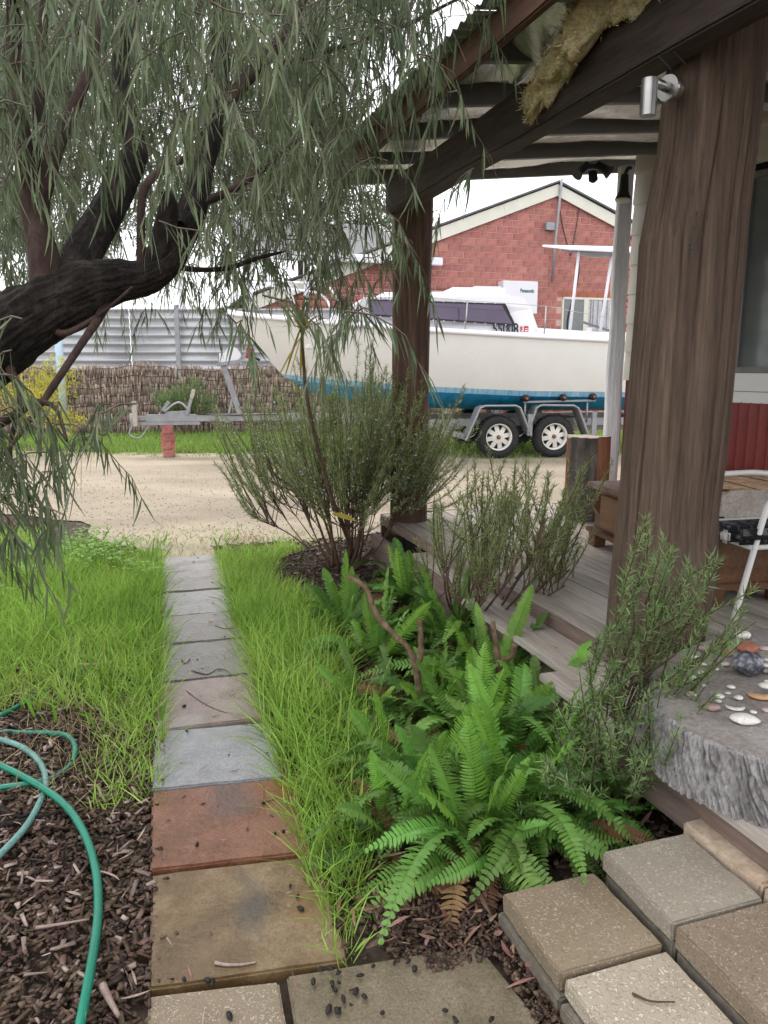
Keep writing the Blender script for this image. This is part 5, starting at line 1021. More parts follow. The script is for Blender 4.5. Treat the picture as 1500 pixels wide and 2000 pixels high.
# yellow-green shrub behind the low branches
def leafcloud(name, label, cat, centers, n, m, Lr, Wr, parent_m, trunk, group=None, down=-.3):
    e = tag(empty(name), label, cat, group); c = np.array([x[:3] for x in centers]); r = np.array([x[3] for x in centers]); w = r ** 2; w = w / w.sum(); i = rng.choice(len(c), n, p=w); d = rdir(n); rad = rng.random(n) ** .45
    pos = c[i] + d * (r[i] * rad)[:, None] * np.array([1, 1, .8]); pos += .18 * r[i][:, None] * np.stack([fbm(pos * .9 + k * 11, 2) for k in range(3)], -1)
    ld = norm(rdir(n) + np.array([0, 0, down * 2])); V, F = strips(pos, ld, norm(np.cross(ld, rdir(n))), rng.uniform(*Lr, n), rng.uniform(*Wr, n), rdir(n) * .15, (.3, 1, .1))
    link('crown', amesh('crown', V, F, True), m, e)
    if trunk: 
        b = MB()
        for q in trunk: b.tube(smoothpath([x[:3] for x in q], 5), smoothpath([[x[3]] for x in q], 5)[:, 0], 10)
        b.build('trunk', parent_m, e, smooth=True)
    return e
p = onz(60, 905); leafcloud('yellow_shrub', 'yellow green shrub glowing behind the low hanging branches', 'shrub', [(p.x - .3, p.y + 1, .9, .55), (p.x + .05, p.y + 1, 1.3, .45), (p.x - .8, p.y + 1.2, 1.1, .7), (p.x + .2, p.y + .9, .6, .35)], 2600, M['leaf_yellow'], (.06, .12), (.010, .018), M['bark_red'], [[(p.x - .3, p.y + 1, 0, .03), (p.x - .25, p.y + 1, .5, .02), (p.x - .2, p.y + 1, 1.0, .01)]])
# gum trees beyond the fences
leafcloud('gum_tree', 'grey green gum tree beyond the steel fence behind the twisted trunk', 'tree', [(-10, 24, 6, 2.6), (-8, 23.5, 8.5, 2.3), (-11.5, 25, 9, 2.4), (-6.6, 24, 6.2, 1.7), (-9.5, 24, 11, 2.0), (-13, 25, 6.5, 2.2)], 15000, M['leaf_gum'], (.18, .4), (.03, .06), M['bark_red'], [[(-10, 24, 0, .3), (-9.8, 24, 3, .22), (-9.2, 24, 6, .14), (-8.5, 24, 9, .06)], [(-9.8, 24, 3, .16), (-11, 24.5, 6, .1), (-11.8, 25, 9, .04)]], 'gum trees beyond the fences')
leafcloud('gum_tree', 'pale green gum tree rising over the wing of the brick house', 'tree', [(-3.2, 31, 8.5, 2.4), (-1.2, 32, 7.2, 2.0), (-5.5, 31, 8.6, 2.4), (-3.6, 31, 11, 2.0), (.8, 32, 7.2, 1.5)], 11000, M['leaf_gum'], (.2, .45), (.04, .07), M['bark_red'], [[(-3, 31, 0, .3), (-3.1, 31, 4, .22), (-3.3, 31, 8, .12), (-3.6, 31, 11, .04)], [(-3.1, 31, 4, .14), (-1.6, 31.5, 7, .06)]], 'gum trees beyond the fences')
leafcloud('gum_tree', 'leafy green tree over the fence at the edge of the picture', 'tree', [(-14.5, 20.5, 4.2, 1.7), (-16, 21, 6, 2.0), (-12.4, 20.5, 3.3, 1.0), (-17.5, 21, 4, 1.8)], 6500, M['leaf_yellow'], (.15, .3), (.04, .07), M['bark_red'], [[(-15, 20.8, 0, .2), (-15, 20.8, 2.5, .15), (-15.6, 21, 5.5, .05)]], 'gum trees beyond the fences')

# ------------------------------------------------------------------ rosemary bushes
def rosemary(name, label, base, shoots, m, needles=85, flower=0.0, nl=(.018, .03), stemr=.0022, woody=8, group='rosemary bushes in the garden'):
    """shoots: list of (x,y,z0 of root, tip x,y,z)"""
    e = tag(empty(name, base), label, 'bush', group); Vs, Fs = [], []; lb, ld, lw = [], [], []; fb = []
    b0 = np.array(base[:])
    for (a, t_) in shoots:
        a = np.array(a) - b0; t_ = np.array(t_) - b0; mid_ = a * .45 + t_ * .55; dh = (t_ - a); mid_[2] -= .12 * np.linalg.norm(dh[:2]); mid_ += rng.normal(size=3) * .02
        q = smoothpath([a, mid_, t_], 7); V, F, _ = tube_np(q, np.linspace(stemr * 1.6, stemr * .6, len(q)), 4); Vs.append(V); Fs.append(F)
        L1 = np.linalg.norm(np.diff(q, axis=0), axis=1).sum(); nn = int(needles * L1 / .4); s = 1 - .72 * rng.random(nn) ** .9; s = np.clip(s, .1, .999); idx = s * (len(q) - 1); i0 = idx.astype(int); f = (idx - i0)[:, None]
        p = q[i0] * (1 - f) + q[np.minimum(i0 + 1, len(q) - 1)] * f; tg = norm(q[np.minimum(i0 + 1, len(q) - 1)] - q[i0]); lb.append(p); ld.append(norm(tg * .75 + rdir(nn) * .75)); 
        if flower and rng.random() < flower:
            kf = rng.integers(8, 22); fb.append(p[rng.integers(0, nn, kf)] + rng.normal(size=(kf, 3)) * .008)
    V, F = join(list(zip(Vs, Fs))); tag(link('stems', amesh('stems', V, F, True), M['rosemary_stem'], e), kind='stuff')
    p = np.vstack(lb); d = np.vstack(ld); n = len(p); V, F = strips(p, d, norm(np.cross(d, rdir(n))), rng.uniform(*nl, n), rng.uniform(.0026, .0042, n), rdir(n) * .18 + np.array([0, 0, .12]), (.7, 1, .3))
    tag(link('foliage', amesh('foliage', V, F), m, e), kind='stuff')
    if fb:
        p = np.vstack(fb); n = len(p); d = rdir(n); V, F = strips(p, d, norm(np.cross(d, rdir(n))), rng.uniform(.010, .018, n), rng.uniform(.006, .011, n), rdir(n) * .3, (.6, 1, .5)); tag(link('flowers', amesh('flowers', V, F), M['flower'], e), kind='stuff')
    return e
def woody(e, base, stems, r=.012):
    for s in stems:
        MB().tube(smoothpath([tuple(np.array(p) - np.array(base[:])) for p in s], 5), np.linspace(r, r * .5, (len(s) - 1) * 5 + 1), 8).build('stem', M['rosemary_stem'], e, smooth=True)
# large one by the far post
b1 = onz(668, 1112); shoots = []; arms = []
for k in range(40):
    a = random.uniform(0, 2 * math.pi); rr_ = random.uniform(.1, .72); hz_ = random.uniform(.30, .55); h = (b1.x + math.cos(a) * .10, b1.y + math.sin(a) * .08, 0); e_ = (b1.x - .02 + math.cos(a) * rr_, b1.y + math.sin(a) * rr_ * .7, hz_ + .15 * (1 - rr_)); arms.append([h, ((h[0] + e_[0]) / 2 + .02, (h[1] + e_[1]) / 2, .18 + .1 * random.random()), e_])
    for j in range(12):
        rad = rr_ + random.uniform(.0, .28); aa = a + random.gauss(0, .35); rad *= 1.12 if math.cos(aa) > 0 else 1.0; top_ = (1.58 if random.random() < .24 else 1.36) - .38 * (rad / .95) ** 2.2 + random.uniform(-.45, .06)
        top_ = max(top_, .35); tip = (b1.x - .02 + math.cos(aa) * rad * 1.05, b1.y + math.sin(aa) * rad * .75, top_); t_ = random.uniform(.4, 1.0); rt = tuple(np.array(arms[-1][1]) * (1 - t_) + np.array(e_) * t_); 
        if tip[2] - rt[2] < .12: tip = (tip[0], tip[1], rt[2] + random.uniform(.12, .3))
        shoots.append((rt, tip))
e1 = rosemary('rosemary_bush', 'large flowering rosemary bush with pale blue tips in front of the far post', b1, shoots, M['rosemary'], 100, .5, (.022, .036)); woody(e1, b1, arms[::4], .013); woody(e1, b1, [a for i, a in enumerate(arms) if i % 4], .005)
# thinner one along the deck
b2 = onz(930, 1235); shoots = []; arms = []
for k in range(27):
    px = random.uniform(840, 1130); dpt = random.uniform(3.3, 4.1); p = atY(px, random.uniform(1030, 1180), dpt); h = (b2.x + random.gauss(0, .06), b2.y + random.gauss(0, .08), 0); arms.append([h, ((h[0] + p.x) / 2 - .03, (h[1] + p.y) / 2, p.z * .4), tuple(p)])
    for j in range(7): 
        q = np.array(arms[-1][1]) * (.5 - .5 * j / 7) + np.array(p[:]) * (.5 + .5 * j / 7); tip = (q[0] + random.gauss(.03, .09), q[1] + random.gauss(0, .08), min(max(q[2] + random.uniform(.18, .52), .4), 1.10)); shoots.append((tuple(q), tip))
e2 = rosemary('rosemary_bush', 'thin open rosemary bush leaning over the deck boards', b2, shoots, M['rosemary'], 95, 0, (.02, .034)); woody(e2, b2, arms, .008)
# sprigs in front of the thick post
b3 = onz(1180, 1530); shoots = []; arms = []
tips = [(1262, 1010), (1300, 1040), (1322, 1060), (1290, 1120), (1345, 1100), (1392, 1085), (1230, 1100), (1216, 1180), (1262, 1180), (1330, 1190), (1375, 1200), (1180, 1230), (1150, 1290), (1200, 1290), (1250, 1260), (1300, 1290), (1120, 1350), (1170, 1380), (1215, 1370), (1260, 1350), (1130, 1420), (1090, 1440), (1190, 1450), (1240, 1440), (1470, 1150), (1440, 1210), (1385, 1330), (1360, 1290), (1295, 1400), (1330, 1400), (1060, 1480), (1110, 1500), (1160, 1520), (1230, 1500), (1270, 1460), (1010, 1560), (960, 1560), (1000, 1600), (1080, 1560)]
for (px, py) in tips:
    for rep in range(4):
        dpt = random.uniform(2.1, 2.5) if py < 1300 else random.uniform(1.95, 2.45)
        if px > 1350: dpt = random.uniform(2.05, 2.2)
        p = atY(px + random.gauss(0, 14 * (rep > 0)), py + (rep > 0) * random.uniform(0, 70), dpt); L1 = random.uniform(.22, .45); h = (b3.x * .6 + p.x * .4 + random.gauss(0, .05), b3.y * .6 + p.y * .4 + random.gauss(0, .04), max(p.z - L1, .02)); shoots.append((h, tuple(p)))
        if rep == 0: arms.append([(b3.x + random.gauss(0, .06), b3.y + random.gauss(0, .05), 0), ((b3.x + h[0]) / 2, (b3.y + h[1]) / 2, h[2] * .6), h])
e3 = rosemary('rosemary_bush', 'fresh green rosemary sprigs in front of the thick timber post', b3, shoots, M['rosemary_fresh'], 85, 0, (.02, .034)); woody(e3, b3, arms, .006)
# one by the brush fence
b4 = Vector((atY(372, 840, 16.1).x, 16.1, 0)); shoots = []; arms = []
for k in range(14):
    a = random.uniform(-1, 1); e_ = (b4.x + a * .45, b4.y + random.uniform(-.3, .2), .5 + .2 * random.random()); h = (b4.x + a * .12, b4.y, 0); arms.append([h, ((h[0] + e_[0]) / 2, b4.y, .28), e_])
    for j in range(11): shoots.append((e_ if j % 2 else arms[-1][1], (e_[0] + random.gauss(a * .1, .14), e_[1] + random.gauss(0, .15), e_[2] + random.uniform(.1, .62 - .3 * abs(a)))))
e4 = rosemary('rosemary_bush', 'small rosemary bush against the brush fence behind the drawbar', b4, shoots, M['rosemary_fresh'], 150, 0, (.03, .05), .003); woody(e4, b4, arms, .012)

# cordyline with a thin bare stem
cb = onz(700, 1105); cs = [cb[:]] + [tuple(atY(x, y, Y)) for x, y, Y in ((655, 990, 4.95), (628, 905, 4.75), (612, 840, 4.65), (597, 760, 4.6), (592, 690, 4.6), (590, 640, 4.6))]
cor = tag(empty('cordyline', cb), 'tall thin stemmed cordyline with a yellow green leaf tuft in the rosemary', 'plant')
MB().tube([tuple(np.array(p) - np.array(cb[:])) for p in smoothpath(cs, 6)], np.linspace(.014, .008, 37), 10).build('stem', M['rosemary_stem'], cor, smooth=True)
topc = np.array(cs[-1]) - np.array(cb[:])
for k in range(34):
    a = random.uniform(0, 2 * math.pi); el = random.uniform(.35, 1.45) if k < 29 else random.uniform(-1.2, -.6); d = np.array([[math.cos(a) * math.cos(el), math.sin(a) * math.cos(el), math.sin(el)]]); sdv = norm(np.cross(d, [[0, 0, 1.0]])); 
    V, F = strips(topc[None] + np.array([[0, 0, random.uniform(-.06, .03)]]), d, sdv, np.array([random.uniform(.18, .34)]), np.array([.018]), np.array([[0, 0, -.35 if el > 0 else -.2]]), (.5, .9, 1, .9, .6, .05)); link('leaf', amesh('leaf', V, F, True), M['cordy'], cor)
lf = atY(668, 1010, 4.7); V, F = strips(np.array([[lf.x - .06, lf.y, lf.z + .02]]), np.array([[1, .0, -.1]]), np.array([[0, .5, .85]]), np.array([.15]), np.array([.035]), np.array([[0, 0, -.2]]), (.3, .9, 1, .8, .1))
tag(link('yellow_leaf', amesh('yellow_leaf', V, F, True), M['cordy']), 'single curled yellow orange leaf caught in the rosemary stems', 'leaf')

# ------------------------------------------------------------------ sword ferns
def frond_mesh(L1, arch_, seed, npin=34, wid=.043):
    r_ = np.random.default_rng(seed); t = np.linspace(0, 1, 25); x = L1 * (t * .80 + .1 * t ** 2) * math.cos(arch_[0]) + 0; zc = L1 * (math.sin(arch_[0]) * t - arch_[1] * t ** 2.2); side = .06 * L1 * r_.normal() * t ** 2
    P = np.c_[x, side, zc]; T = norm(np.gradient(P, axis=0)); parts = []; V, F, _ = tube_np(P, np.linspace(.0022, .0008, 25), 4); parts.append((V, F))
    s = np.linspace(.10, .985, npin); idx = s * 24; i0 = np.minimum(idx.astype(int), 23); f = (idx - i0)[:, None]; bp_ = P[i0] * (1 - f) + P[i0 + 1] * f; tg = T[i0]; sidev = norm(np.cross(tg, np.tile([0, 0, 1.0], (npin, 1)))); upv = np.cross(sidev, tg)
    wl = wid * np.interp(s, [0, .12, .4, .8, 1], [.5, .85, 1, .72, .12])
    for sg in (-1, 1):
        d = norm(sidev * sg + tg * .22 + upv * (.28 + .16 * r_.normal(size=(npin, 1)))); w = np.full(npin, L1 / npin * .66) * r_.uniform(.9, 1.1, npin); wside = norm(tg - d * np.sum(tg * d, 1, keepdims=True) + upv * .25 * sg)
        V, F = strips(bp_, d, wside, wl * r_.uniform(.9, 1.08, npin), w, upv * (-.22) + tg * .1, (.75, 1.0, .9, .75, .15)); parts.append((V, F))
    V, F = join(parts); return amesh('frond', V, F, True)
variants = [frond_mesh(L1, (el, dr), k * 7 + 1) for k, (L1, el, dr) in enumerate([(.50, 1.25, .30), (.55, 1.1, .45), (.48, .95, .55), (.58, .8, .62), (.52, .65, .60), (.46, .45, .50), (.40, 1.35, .12), (.36, 1.2, .2), (.55, 1.30, .20), (.44, .3, .42), (.66, 1.0, .70), (.70, .75, .62), (.62, .55, .50)])]
for me in variants: me.materials.append(M['fern'])
young = [me.copy() for me in (variants[6], variants[7], variants[0], variants[8])]
for me in young: me.materials.clear(); me.materials.append(M['fern_young'])
dead = [me.copy() for me in (variants[4], variants[5], variants[9])]
for me in dead: me.materials.clear(); me.materials.append(M['fern_dead'])
fern_spec = [((935, 1640), 58, 1.08, 'big bright sword fern spreading beside the step pavers'), ((840, 1560), 36, .95, 'sword fern with drooping fronds beside the slab path'), ((1010, 1500), 36, 1.1, 'upright sword fern in the middle of the bed by the deck'), ((1090, 1610), 26, .8, 'dark sword fern tucked behind the step pavers'), ((860, 1400), 34, 1.0, 'sword fern in front of the bare pruned stems'), ((740, 1290), 40, 1.05, 'sword fern next to the brown rock'), ((880, 1265), 40, 1.22, 'shaded sword fern under the thin rosemary'), ((670, 1230), 34, .95, 'fine sword fern at the edge of the tall grass'), ((800, 1180), 36, 1.15, 'sword fern under the large flowering rosemary'), ((1305, 1590), 9, .6, 'small sword fern hanging over the pale curb stones'), ((1200, 1600), 12, .6, 'small dark fern in the shade below the sprigs'), ((775, 1500), 26, .85, 'low sword fern creeping towards the tall grass'), ((960, 1350), 38, 1.2, 'sword fern around the pale pruned stem'), ((1060, 1430), 30, 1.05, 'dark green sword fern close to the deck edge'), ((770, 1640), 22, .8, 'low sword fern spreading over the leaf litter'), ((1010, 1590), 34, 1.05, 'dense sword fern between the steps and the sprigs'), ((720, 1400), 20, .75, 'young sword fern at the edge of the grass strip'), ((930, 1470), 34, 1.1, 'tall sword fern in the heart of the bed')]
for fi, ((px, py), nf, sc, lab) in enumerate(fern_spec):
    p = onz(px, py); e = tag(empty('sword_fern', p, random.uniform(0, 6)), lab, 'fern', 'sword ferns in the bed')
    for k in range(nf):
        yg = random.random() < .18; me = random.choice(young) if yg else variants[random.choice((0, 1, 2, 2, 3, 3, 4, 4, 5, 8, 9, 10, 10, 11, 11, 12, 12))]
        if random.random() < .06: me = random.choice(dead)
        o = bpy.data.objects.new('frond', me); col.objects.link(o); o.parent = e; a = 2 * math.pi * (k / nf) + random.gauss(0, .3); r0 = random.uniform(.0, .06); o.location = (math.cos(a) * r0, math.sin(a) * r0, .0); s = sc * random.uniform(.75, 1.12); o.scale = (s, s, s); o.rotation_euler = (random.gauss(0, .5), random.gauss(0, .12), a)
# single fronds drooping over the pavers
ov = tag(empty('sword_fern', onz(1000, 1660)), 'sword fern whose fronds droop over the nearest step paver', 'fern', 'sword ferns in the bed')
for me, loc, rz, s in ((variants[3], (0, 0, .12), R(-62), 1.0), (variants[4], (.03, .06, .14), R(-35), 1.0), (young[2], (.05, .05, .10), R(-20), .85), (variants[2], (-.02, .02, .05), R(-120), .8), (variants[3], (-.1, -.02, .04), R(-150), .9)):
    o = bpy.data.objects.new('frond', me); col.objects.link(o); o.parent = ov; o.location = loc; o.rotation_euler = (0, .1, rz); o.scale = (s, s, s)

# pruned bare stems among the ferns
for rows, lab in (([(815, 1320, 3.0), (800, 1270, 3.0), (770, 1240, 3.02), (735, 1200, 3.05), (715, 1150, 3.1), (680, 1125, 3.15)], 'long knobbly bare stem leaning over the ferns'), ([(815, 1320, 3.0), (822, 1270, 2.98), (820, 1210, 2.98)], 'short upright pruned stem among the ferns'), ([(980, 1330, 2.95), (972, 1280, 2.95), (962, 1215, 2.95)], 'pale pruned stem with cut tip beside the thin rosemary'), ([(975, 1310, 2.95), (1000, 1280, 2.92), (1005, 1258, 2.9)], 'small side stem pruned short by the pale stem')):
    q = [tuple(atY(*r_)) for r_ in rows]; q = [(q[0][0] + .02, q[0][1], 0.0)] + q; MB_ = MB().tube(smoothpath(q, 6), np.interp(np.linspace(0, 1, (len(q) - 1) * 6 + 1), [0, 1], [.013, .009]) * (1 + .45 * rng.random((len(q) - 1) * 6 + 1) ** 2), 10).build('pruned_stem', M['pruned'], None, smooth=True); tag(MB_, lab, 'stem', 'pruned stems in the fern bed')
# rocks edging the bed
for (px, py, r_, lab) in ((648, 1365, .085, 'brown rock half hidden by grass beside the fern'), (690, 1420, .06, 'small brown rock behind the tall grass'), (655, 1545, .05, 'flat pale rock between grass and fern fronds')):
    o = link('garden_rock', blob(r_, 1, .8, .75, int(px), .3, 3), M['rock']); p = onz(px, py); o.location = (p.x, p.y, r_ * .35); tag(o, lab, 'rock', 'rocks edging the fern bed')

# ------------------------------------------------------------------ grass, clover, mulch, litter
def blades(name, x, y, H, m, W=(.003, .006), lean=.45, z=-.01, prof=(.8, 1, .75, .1)):
    n = len(x); d = norm(np.c_[rng.normal(0, lean, (n, 2)), np.ones(n)]); sdv = norm(np.cross(d, rdir(n))); hd_ = rng.uniform(0, 6.28, n); bend = np.c_[np.cos(hd_), np.sin(hd_), -np.ones(n) * .35] * rng.uniform(.05, .55, n)[:, None]
    V, F = strips(np.c_[x, y, np.full(n, z)], d, sdv, H, rng.uniform(*W, n), bend, prof); return tag(link(name, amesh(name, V, F, True), m), kind='stuff')
def scatterP(n, u0, u1, v0, v1): u = rng.uniform(u0, u1, n); v = rng.uniform(v0, v1, n); p = np.c_[u * math.cos(PA) - v * math.sin(PA), u * math.sin(PA) + v * math.cos(PA)]; return u, v, p
# lawn beside the path
u, v, p = scatterP(64000, -2.9, -.06, 2.35, 8.0); nzv = fbm(np.c_[p * 2.2, np.zeros(len(p))], 3); keep = (v + .25 * nzv > 3.15 + .25 * np.clip(-u - .3, 0, 3)) & ~inpoly(p[:, 0] - .1 * nzv, p[:, 1] - .1, DRIVE) & (v < 6.15 + .5 * nzv + 1.2 * np.clip(-u - .2, 0, 3))
keep |= (v < 6) & (nzv > .35) & (rng.random(len(u)) < .35) & (v > 2.5); keep |= (v < 6) & (u > -.30) & (nzv > .05) & (v > 2.45) & (rng.random(len(u)) < .5)
x, y = p[keep].T; vv = v[keep]; hgt = np.interp(vv, [2.3, 3.0, 3.6, 5, 6.5], [.07, .11, .19, .20, .13]) * rng.uniform(.45, 1.25, len(x)) * (1 + .25 * nzv[keep]); uu2 = u[keep]; hgt *= np.clip(1 - .75 * np.clip((vv - 5.7 + .9 * np.clip(uu2 + .35, -1, .3)) / .8, 0, 1), .2, 1); blades('lawn_grass', x, y, hgt, M['grass'])
# strip between path and bed
u, v, p = scatterP(42000, .33, 1.9, 1.6, 6.9); nzv = fbm(np.c_[p * 2.5, np.ones(len(p)) * 3], 3); wdt = np.interp(v, [1.6, 1.9, 2.4, 3.2, 4.5, 5.6, 6.9], [.02, .10, .28, .42, .42, .42, .9]); keep = (u < .35 + wdt * (1 + .4 * nzv)) & ~inpoly(p[:, 0], p[:, 1] - .1, DRIVE); keep &= ~((v > 5) & (u > .75)) | (v > 5.7)
x, y = p[keep].T; vv = v[keep]; hgt = np.interp(vv, [1.6, 2.2, 3, 4.2, 5.2, 6.5], [.10, .19, .25, .23, .15, .10]) * rng.uniform(.45, 1.25, len(x)); blades('strip_grass', x, y, hgt, M['grass'])
u, v, p = scatterP(14000, -2.9, 1.0, 2.4, 6.6); nzv = fbm(np.c_[p * 3, np.ones(len(p)) * 21], 3); k = ((u < -.06) | ((u > .34) & (u < .72))) & (v > 2.5) & (nzv > -.1); blades('dry_straw', p[k, 0], p[k, 1], rng.uniform(.05, .17, k.sum()), M['dry'], (.002, .004), .8)
u, v, p = scatterP(1500, -2.9, 1.0, 2.9, 6.8); nzv = fbm(np.c_[p * 2.2, np.ones(len(p)) * 33], 3); k = ((u < -.06) | ((u > .36) & (u < .8))) & (nzv > .15); blades('broad_weeds', p[k, 0], p[k, 1], rng.uniform(.10, .24, k.sum()), M['clover'], (.010, .018), .55, -.01, (.4, .9, 1, .6, .05))
# end of the path, thin weeds on the gravel edge and under the trailer
u, v, p = scatterP(2600, -.9, 1.2, 5.97, 6.9); k = rng.random(len(u)) < .55 * np.clip(1 - (v - 6) / .9, .12, 1); blades('edge_weeds', p[k, 0], p[k, 1], rng.uniform(.02, .07, k.sum()), M['grass_far'])
x = rng.uniform(-10, 2.2, 52000); y = rng.uniform(12.4, 16.9, len(x)); nzv = fbm(np.c_[x * .9, y * .9, x * 0], 3); k = (y > 13.0 + .35 * nzv + .45 * np.clip(-x - 4.4, 0, 2)) & (y < 16.75 - 0.9 * (x < -5.2)) & (nzv > -.9); k |= (rng.random(len(x)) < .16) & (nzv > -.1); blades('fence_grass', x[k], y[k], rng.uniform(.05, .17, k.sum()), M['grass_far'], (.007, .013))
x = rng.uniform(-.2, 9, 24000); y = rng.uniform(12.2, 17, len(x)); nzv = fbm(np.c_[x * .9, y * .9, x * 0 + 5], 3); k = (y > 13.2 + .5 * nzv) | ((rng.random(len(x)) < .25) & (nzv > 0)); blades('trailer_grass', x[k], y[k], rng.uniform(.04, .16, k.sum()), M['grass_far'], (.007, .014))
x = rng.uniform(-7, 8, 26000); y = rng.uniform(6.2, 13.2, len(x)); nzv = fbm(np.c_[x * .6, y * 1.1, x * 0 + 2], 3); edge = np.clip((np.abs(y - 9.6) - 1.9) / 1.9, 0, 1); k = (nzv + edge * 1.0 > .62) & (rng.random(len(x)) < .25 + .6 * edge); blades('gravel_weeds', x[k], y[k], rng.uniform(.025, .06, k.sum()), M['grass_far'], (.004, .008))
# clover on the lawn's far side
n = 2600; u, v, p = scatterP(n, -1.7, -.05, 5.0, 7.0); nzv = fbm(np.c_[p * 2, np.ones(n) * 8], 3); p = p[(nzv > -.05 + 1.2 * np.clip(v - 6.1, 0, 1) + .8 * np.clip(u + .5, 0, 1)) & ~inpoly(p[:, 0], p[:, 1], DRIVE)]; n = len(p); parts = []; hh = rng.uniform(.08, .17, n)
for k in range(3): a = rng.uniform(0, 6.28, n) + k * 2.09; d = np.c_[np.cos(a), np.sin(a), np.full(n, .15)]; V, F = strips(np.c_[p, hh], d, norm(np.cross(d, np.tile([0, 0, 1.0], (n, 1)))), rng.uniform(.016, .026, n), rng.uniform(.016, .024, n), np.tile([0, 0, -.3], (n, 1)), (.3, 1, .8)); parts.append((V, F))
V, F = join(parts); tag(link('clover', amesh('clover', V, F), M['clover']), kind='stuff')
# bark mulch
def chips(name, p, m, Lr=(.004, .022), Wr=(.002, .0075), zb=.0, zr_=.016, tilt=.3):
    n = len(p); a = rng.uniform(0, 6.28, n); d = norm(np.c_[np.cos(a), np.sin(a), rng.normal(0, tilt, n)]); s2 = norm(np.cross(d, norm(np.c_[rng.normal(0, .35, (n, 2)), np.ones(n)]))); s3 = np.cross(d, s2); L1 = (Lr[0] + (Lr[1] - Lr[0]) * rng.random(n) ** 1.7) * (1 + 1.1 * (rng.random(n) < .05)); W1 = rng.uniform(*Wr, n)
    V, F = obox(np.c_[p, zb + rng.random(n) * zr_], d * L1[:, None], s2 * W1[:, None], s3 * (rng.uniform(.001, .0032, n))[:, None], .005); return tag(link(name, amesh(name, V, F), m), kind='stuff')
u, v, p = scatterP(30000, -1.75, -.10, .95, 4.2); p = p[(v < 3.6) | (rng.random(len(v)) < .3)]; chips('bark_mulch', p, M['mulch'])
M['mulch_light'] = mat('mulch_light', [(.20, .15, .12), (.33, .265, .22)], 20, .8, island=.4)
u, v, p = scatterP(1100, -1.75, -.10, .95, 3.6); chips('pale_chips', p, M['mulch_light'], (.008, .03), (.002, .006), .01, .014)
u, v, p = scatterP(9000, .34, 1.7, 1.45, 6.3); k = ~((u < .78) & (v < 1.62)); chips('bed_mulch', p[k], M['mulch'], (.006, .025), (.003, .008), -.005, .014)
def leaves(name, p, m, z=.012, Lr=(.02, .095), Wr=(.004, .014)):
    n = len(p); a = rng.uniform(0, 6.28, n); d = norm(np.c_[np.cos(a), np.sin(a), rng.normal(0, .2, n)]); sdv = norm(np.cross(d, norm(np.c_[rng.normal(0, .5, (n, 2)), np.ones(n)]))); V, F = strips(np.c_[p, z + rng.random(n) * .02], d, sdv, rng.uniform(*Lr, n), rng.uniform(*Wr, n), np.c_[rng.normal(0, .25, (n, 2)), rng.normal(0, .12, n)], (.2, .8, 1, .7, .1)); return tag(link(name, amesh(name, V, F, True), m), kind='stuff')
nl_ = 330; vu, vvv = rng.uniform(.45, .90, nl_), rng.uniform(.9, 1.95, nl_); k = (vu > .835 - .10 * rng.random(nl_) ** 2) & (vu < .875) | (vvv > 1.56); k &= (vu < .85) | (vvv > 1.6); p = np.c_[vu * math.cos(VA) - vvv * math.sin(VA), vu * math.sin(VA) + vvv * math.cos(VA)][k]; leaves('leaf_litter', p, M['litter'])
u, v, p = scatterP(260, .40, 1.5, 1.62, 6.2); leaves('bed_litter', p, M['litter'], .01)
u, v, p = scatterP(140, -1.6, -.1, 1.0, 3.6); leaves('mulch_leaves', p, M['mulch_light'], .02, (.03, .07), (.004, .009))
u, v, p = scatterP(520, -.10, .36, 1.1, 5.9); k = (np.minimum(u + .11, .37 - u) < .03 + .05 * rng.random(len(u)) ** 3) | (rng.random(len(u)) < .06); chips('path_crumbs', p[k], M['mulch'], (.002, .010), (.001, .004), .0135, .004, .08)
u, v, p = scatterP(60, -.10, .36, 1.1, 5.9); leaves('path_leaves', p, M['litter'], .015, (.02, .05), (.003, .007))
# dry grit round the slab edges
vu, vvv = rng.uniform(.55, .85, 2600), rng.uniform(.9, 1.75, 2600); k = (vu > .79) | (vvv > 1.50); k &= ~((vu < .62) & (vvv < 1.56)); p = np.c_[vu * math.cos(VA) - vvv * math.sin(VA), vu * math.sin(VA) + vvv * math.cos(VA)][k]; chips('edge_soil', p, M['mulch'], (.003, .010), (.002, .005), .006, .008)

# ------------------------------------------------------------------ hoses, nuts, sticks
def hose(name, px, m, lab, r=.0105, z=.022):
    q = [tuple(onz(x, y, 0)) for x, y in px]; q = [(a, b, z + dz) for (a, b, _), dz in zip(q, np.interp(np.arange(len(q)), [0, len(q) - 1], [0, 0]))]; S = smoothpath(q, 10); S[:, 2] = z + .006 * np.sin(np.arange(len(S)) * .13); o = MB().tube(S, r, 12).build(name, m, None, smooth=True); return tag(o, lab, 'hose', 'garden hoses on the mulch')
hose('garden_hose', [(140, 2120), (163, 2010), (182, 1900), (193, 1800), (188, 1715), (165, 1645), (125, 1590), (65, 1545), (0, 1508), (-90, 1470)], M['hose'], 'bright green garden hose curving over the bark mulch', .0118, .034)
hose('garden_hose', [(-60, 1560), (0, 1548), (60, 1538), (108, 1522), (140, 1494), (147, 1464), (128, 1444), (80, 1438), (30, 1434), (-60, 1420)], M['hose'], 'dark green hose looping at the edge of the grass', .0105, .012)
hose('garden_hose', [(-60, 1740), (0, 1688), (50, 1632), (80, 1575), (90, 1535), (78, 1500), (45, 1474), (0, 1456), (-60, 1440)], M['hose_pale'], 'faded pale green hose crossing beneath the bright one', .0105, .024)
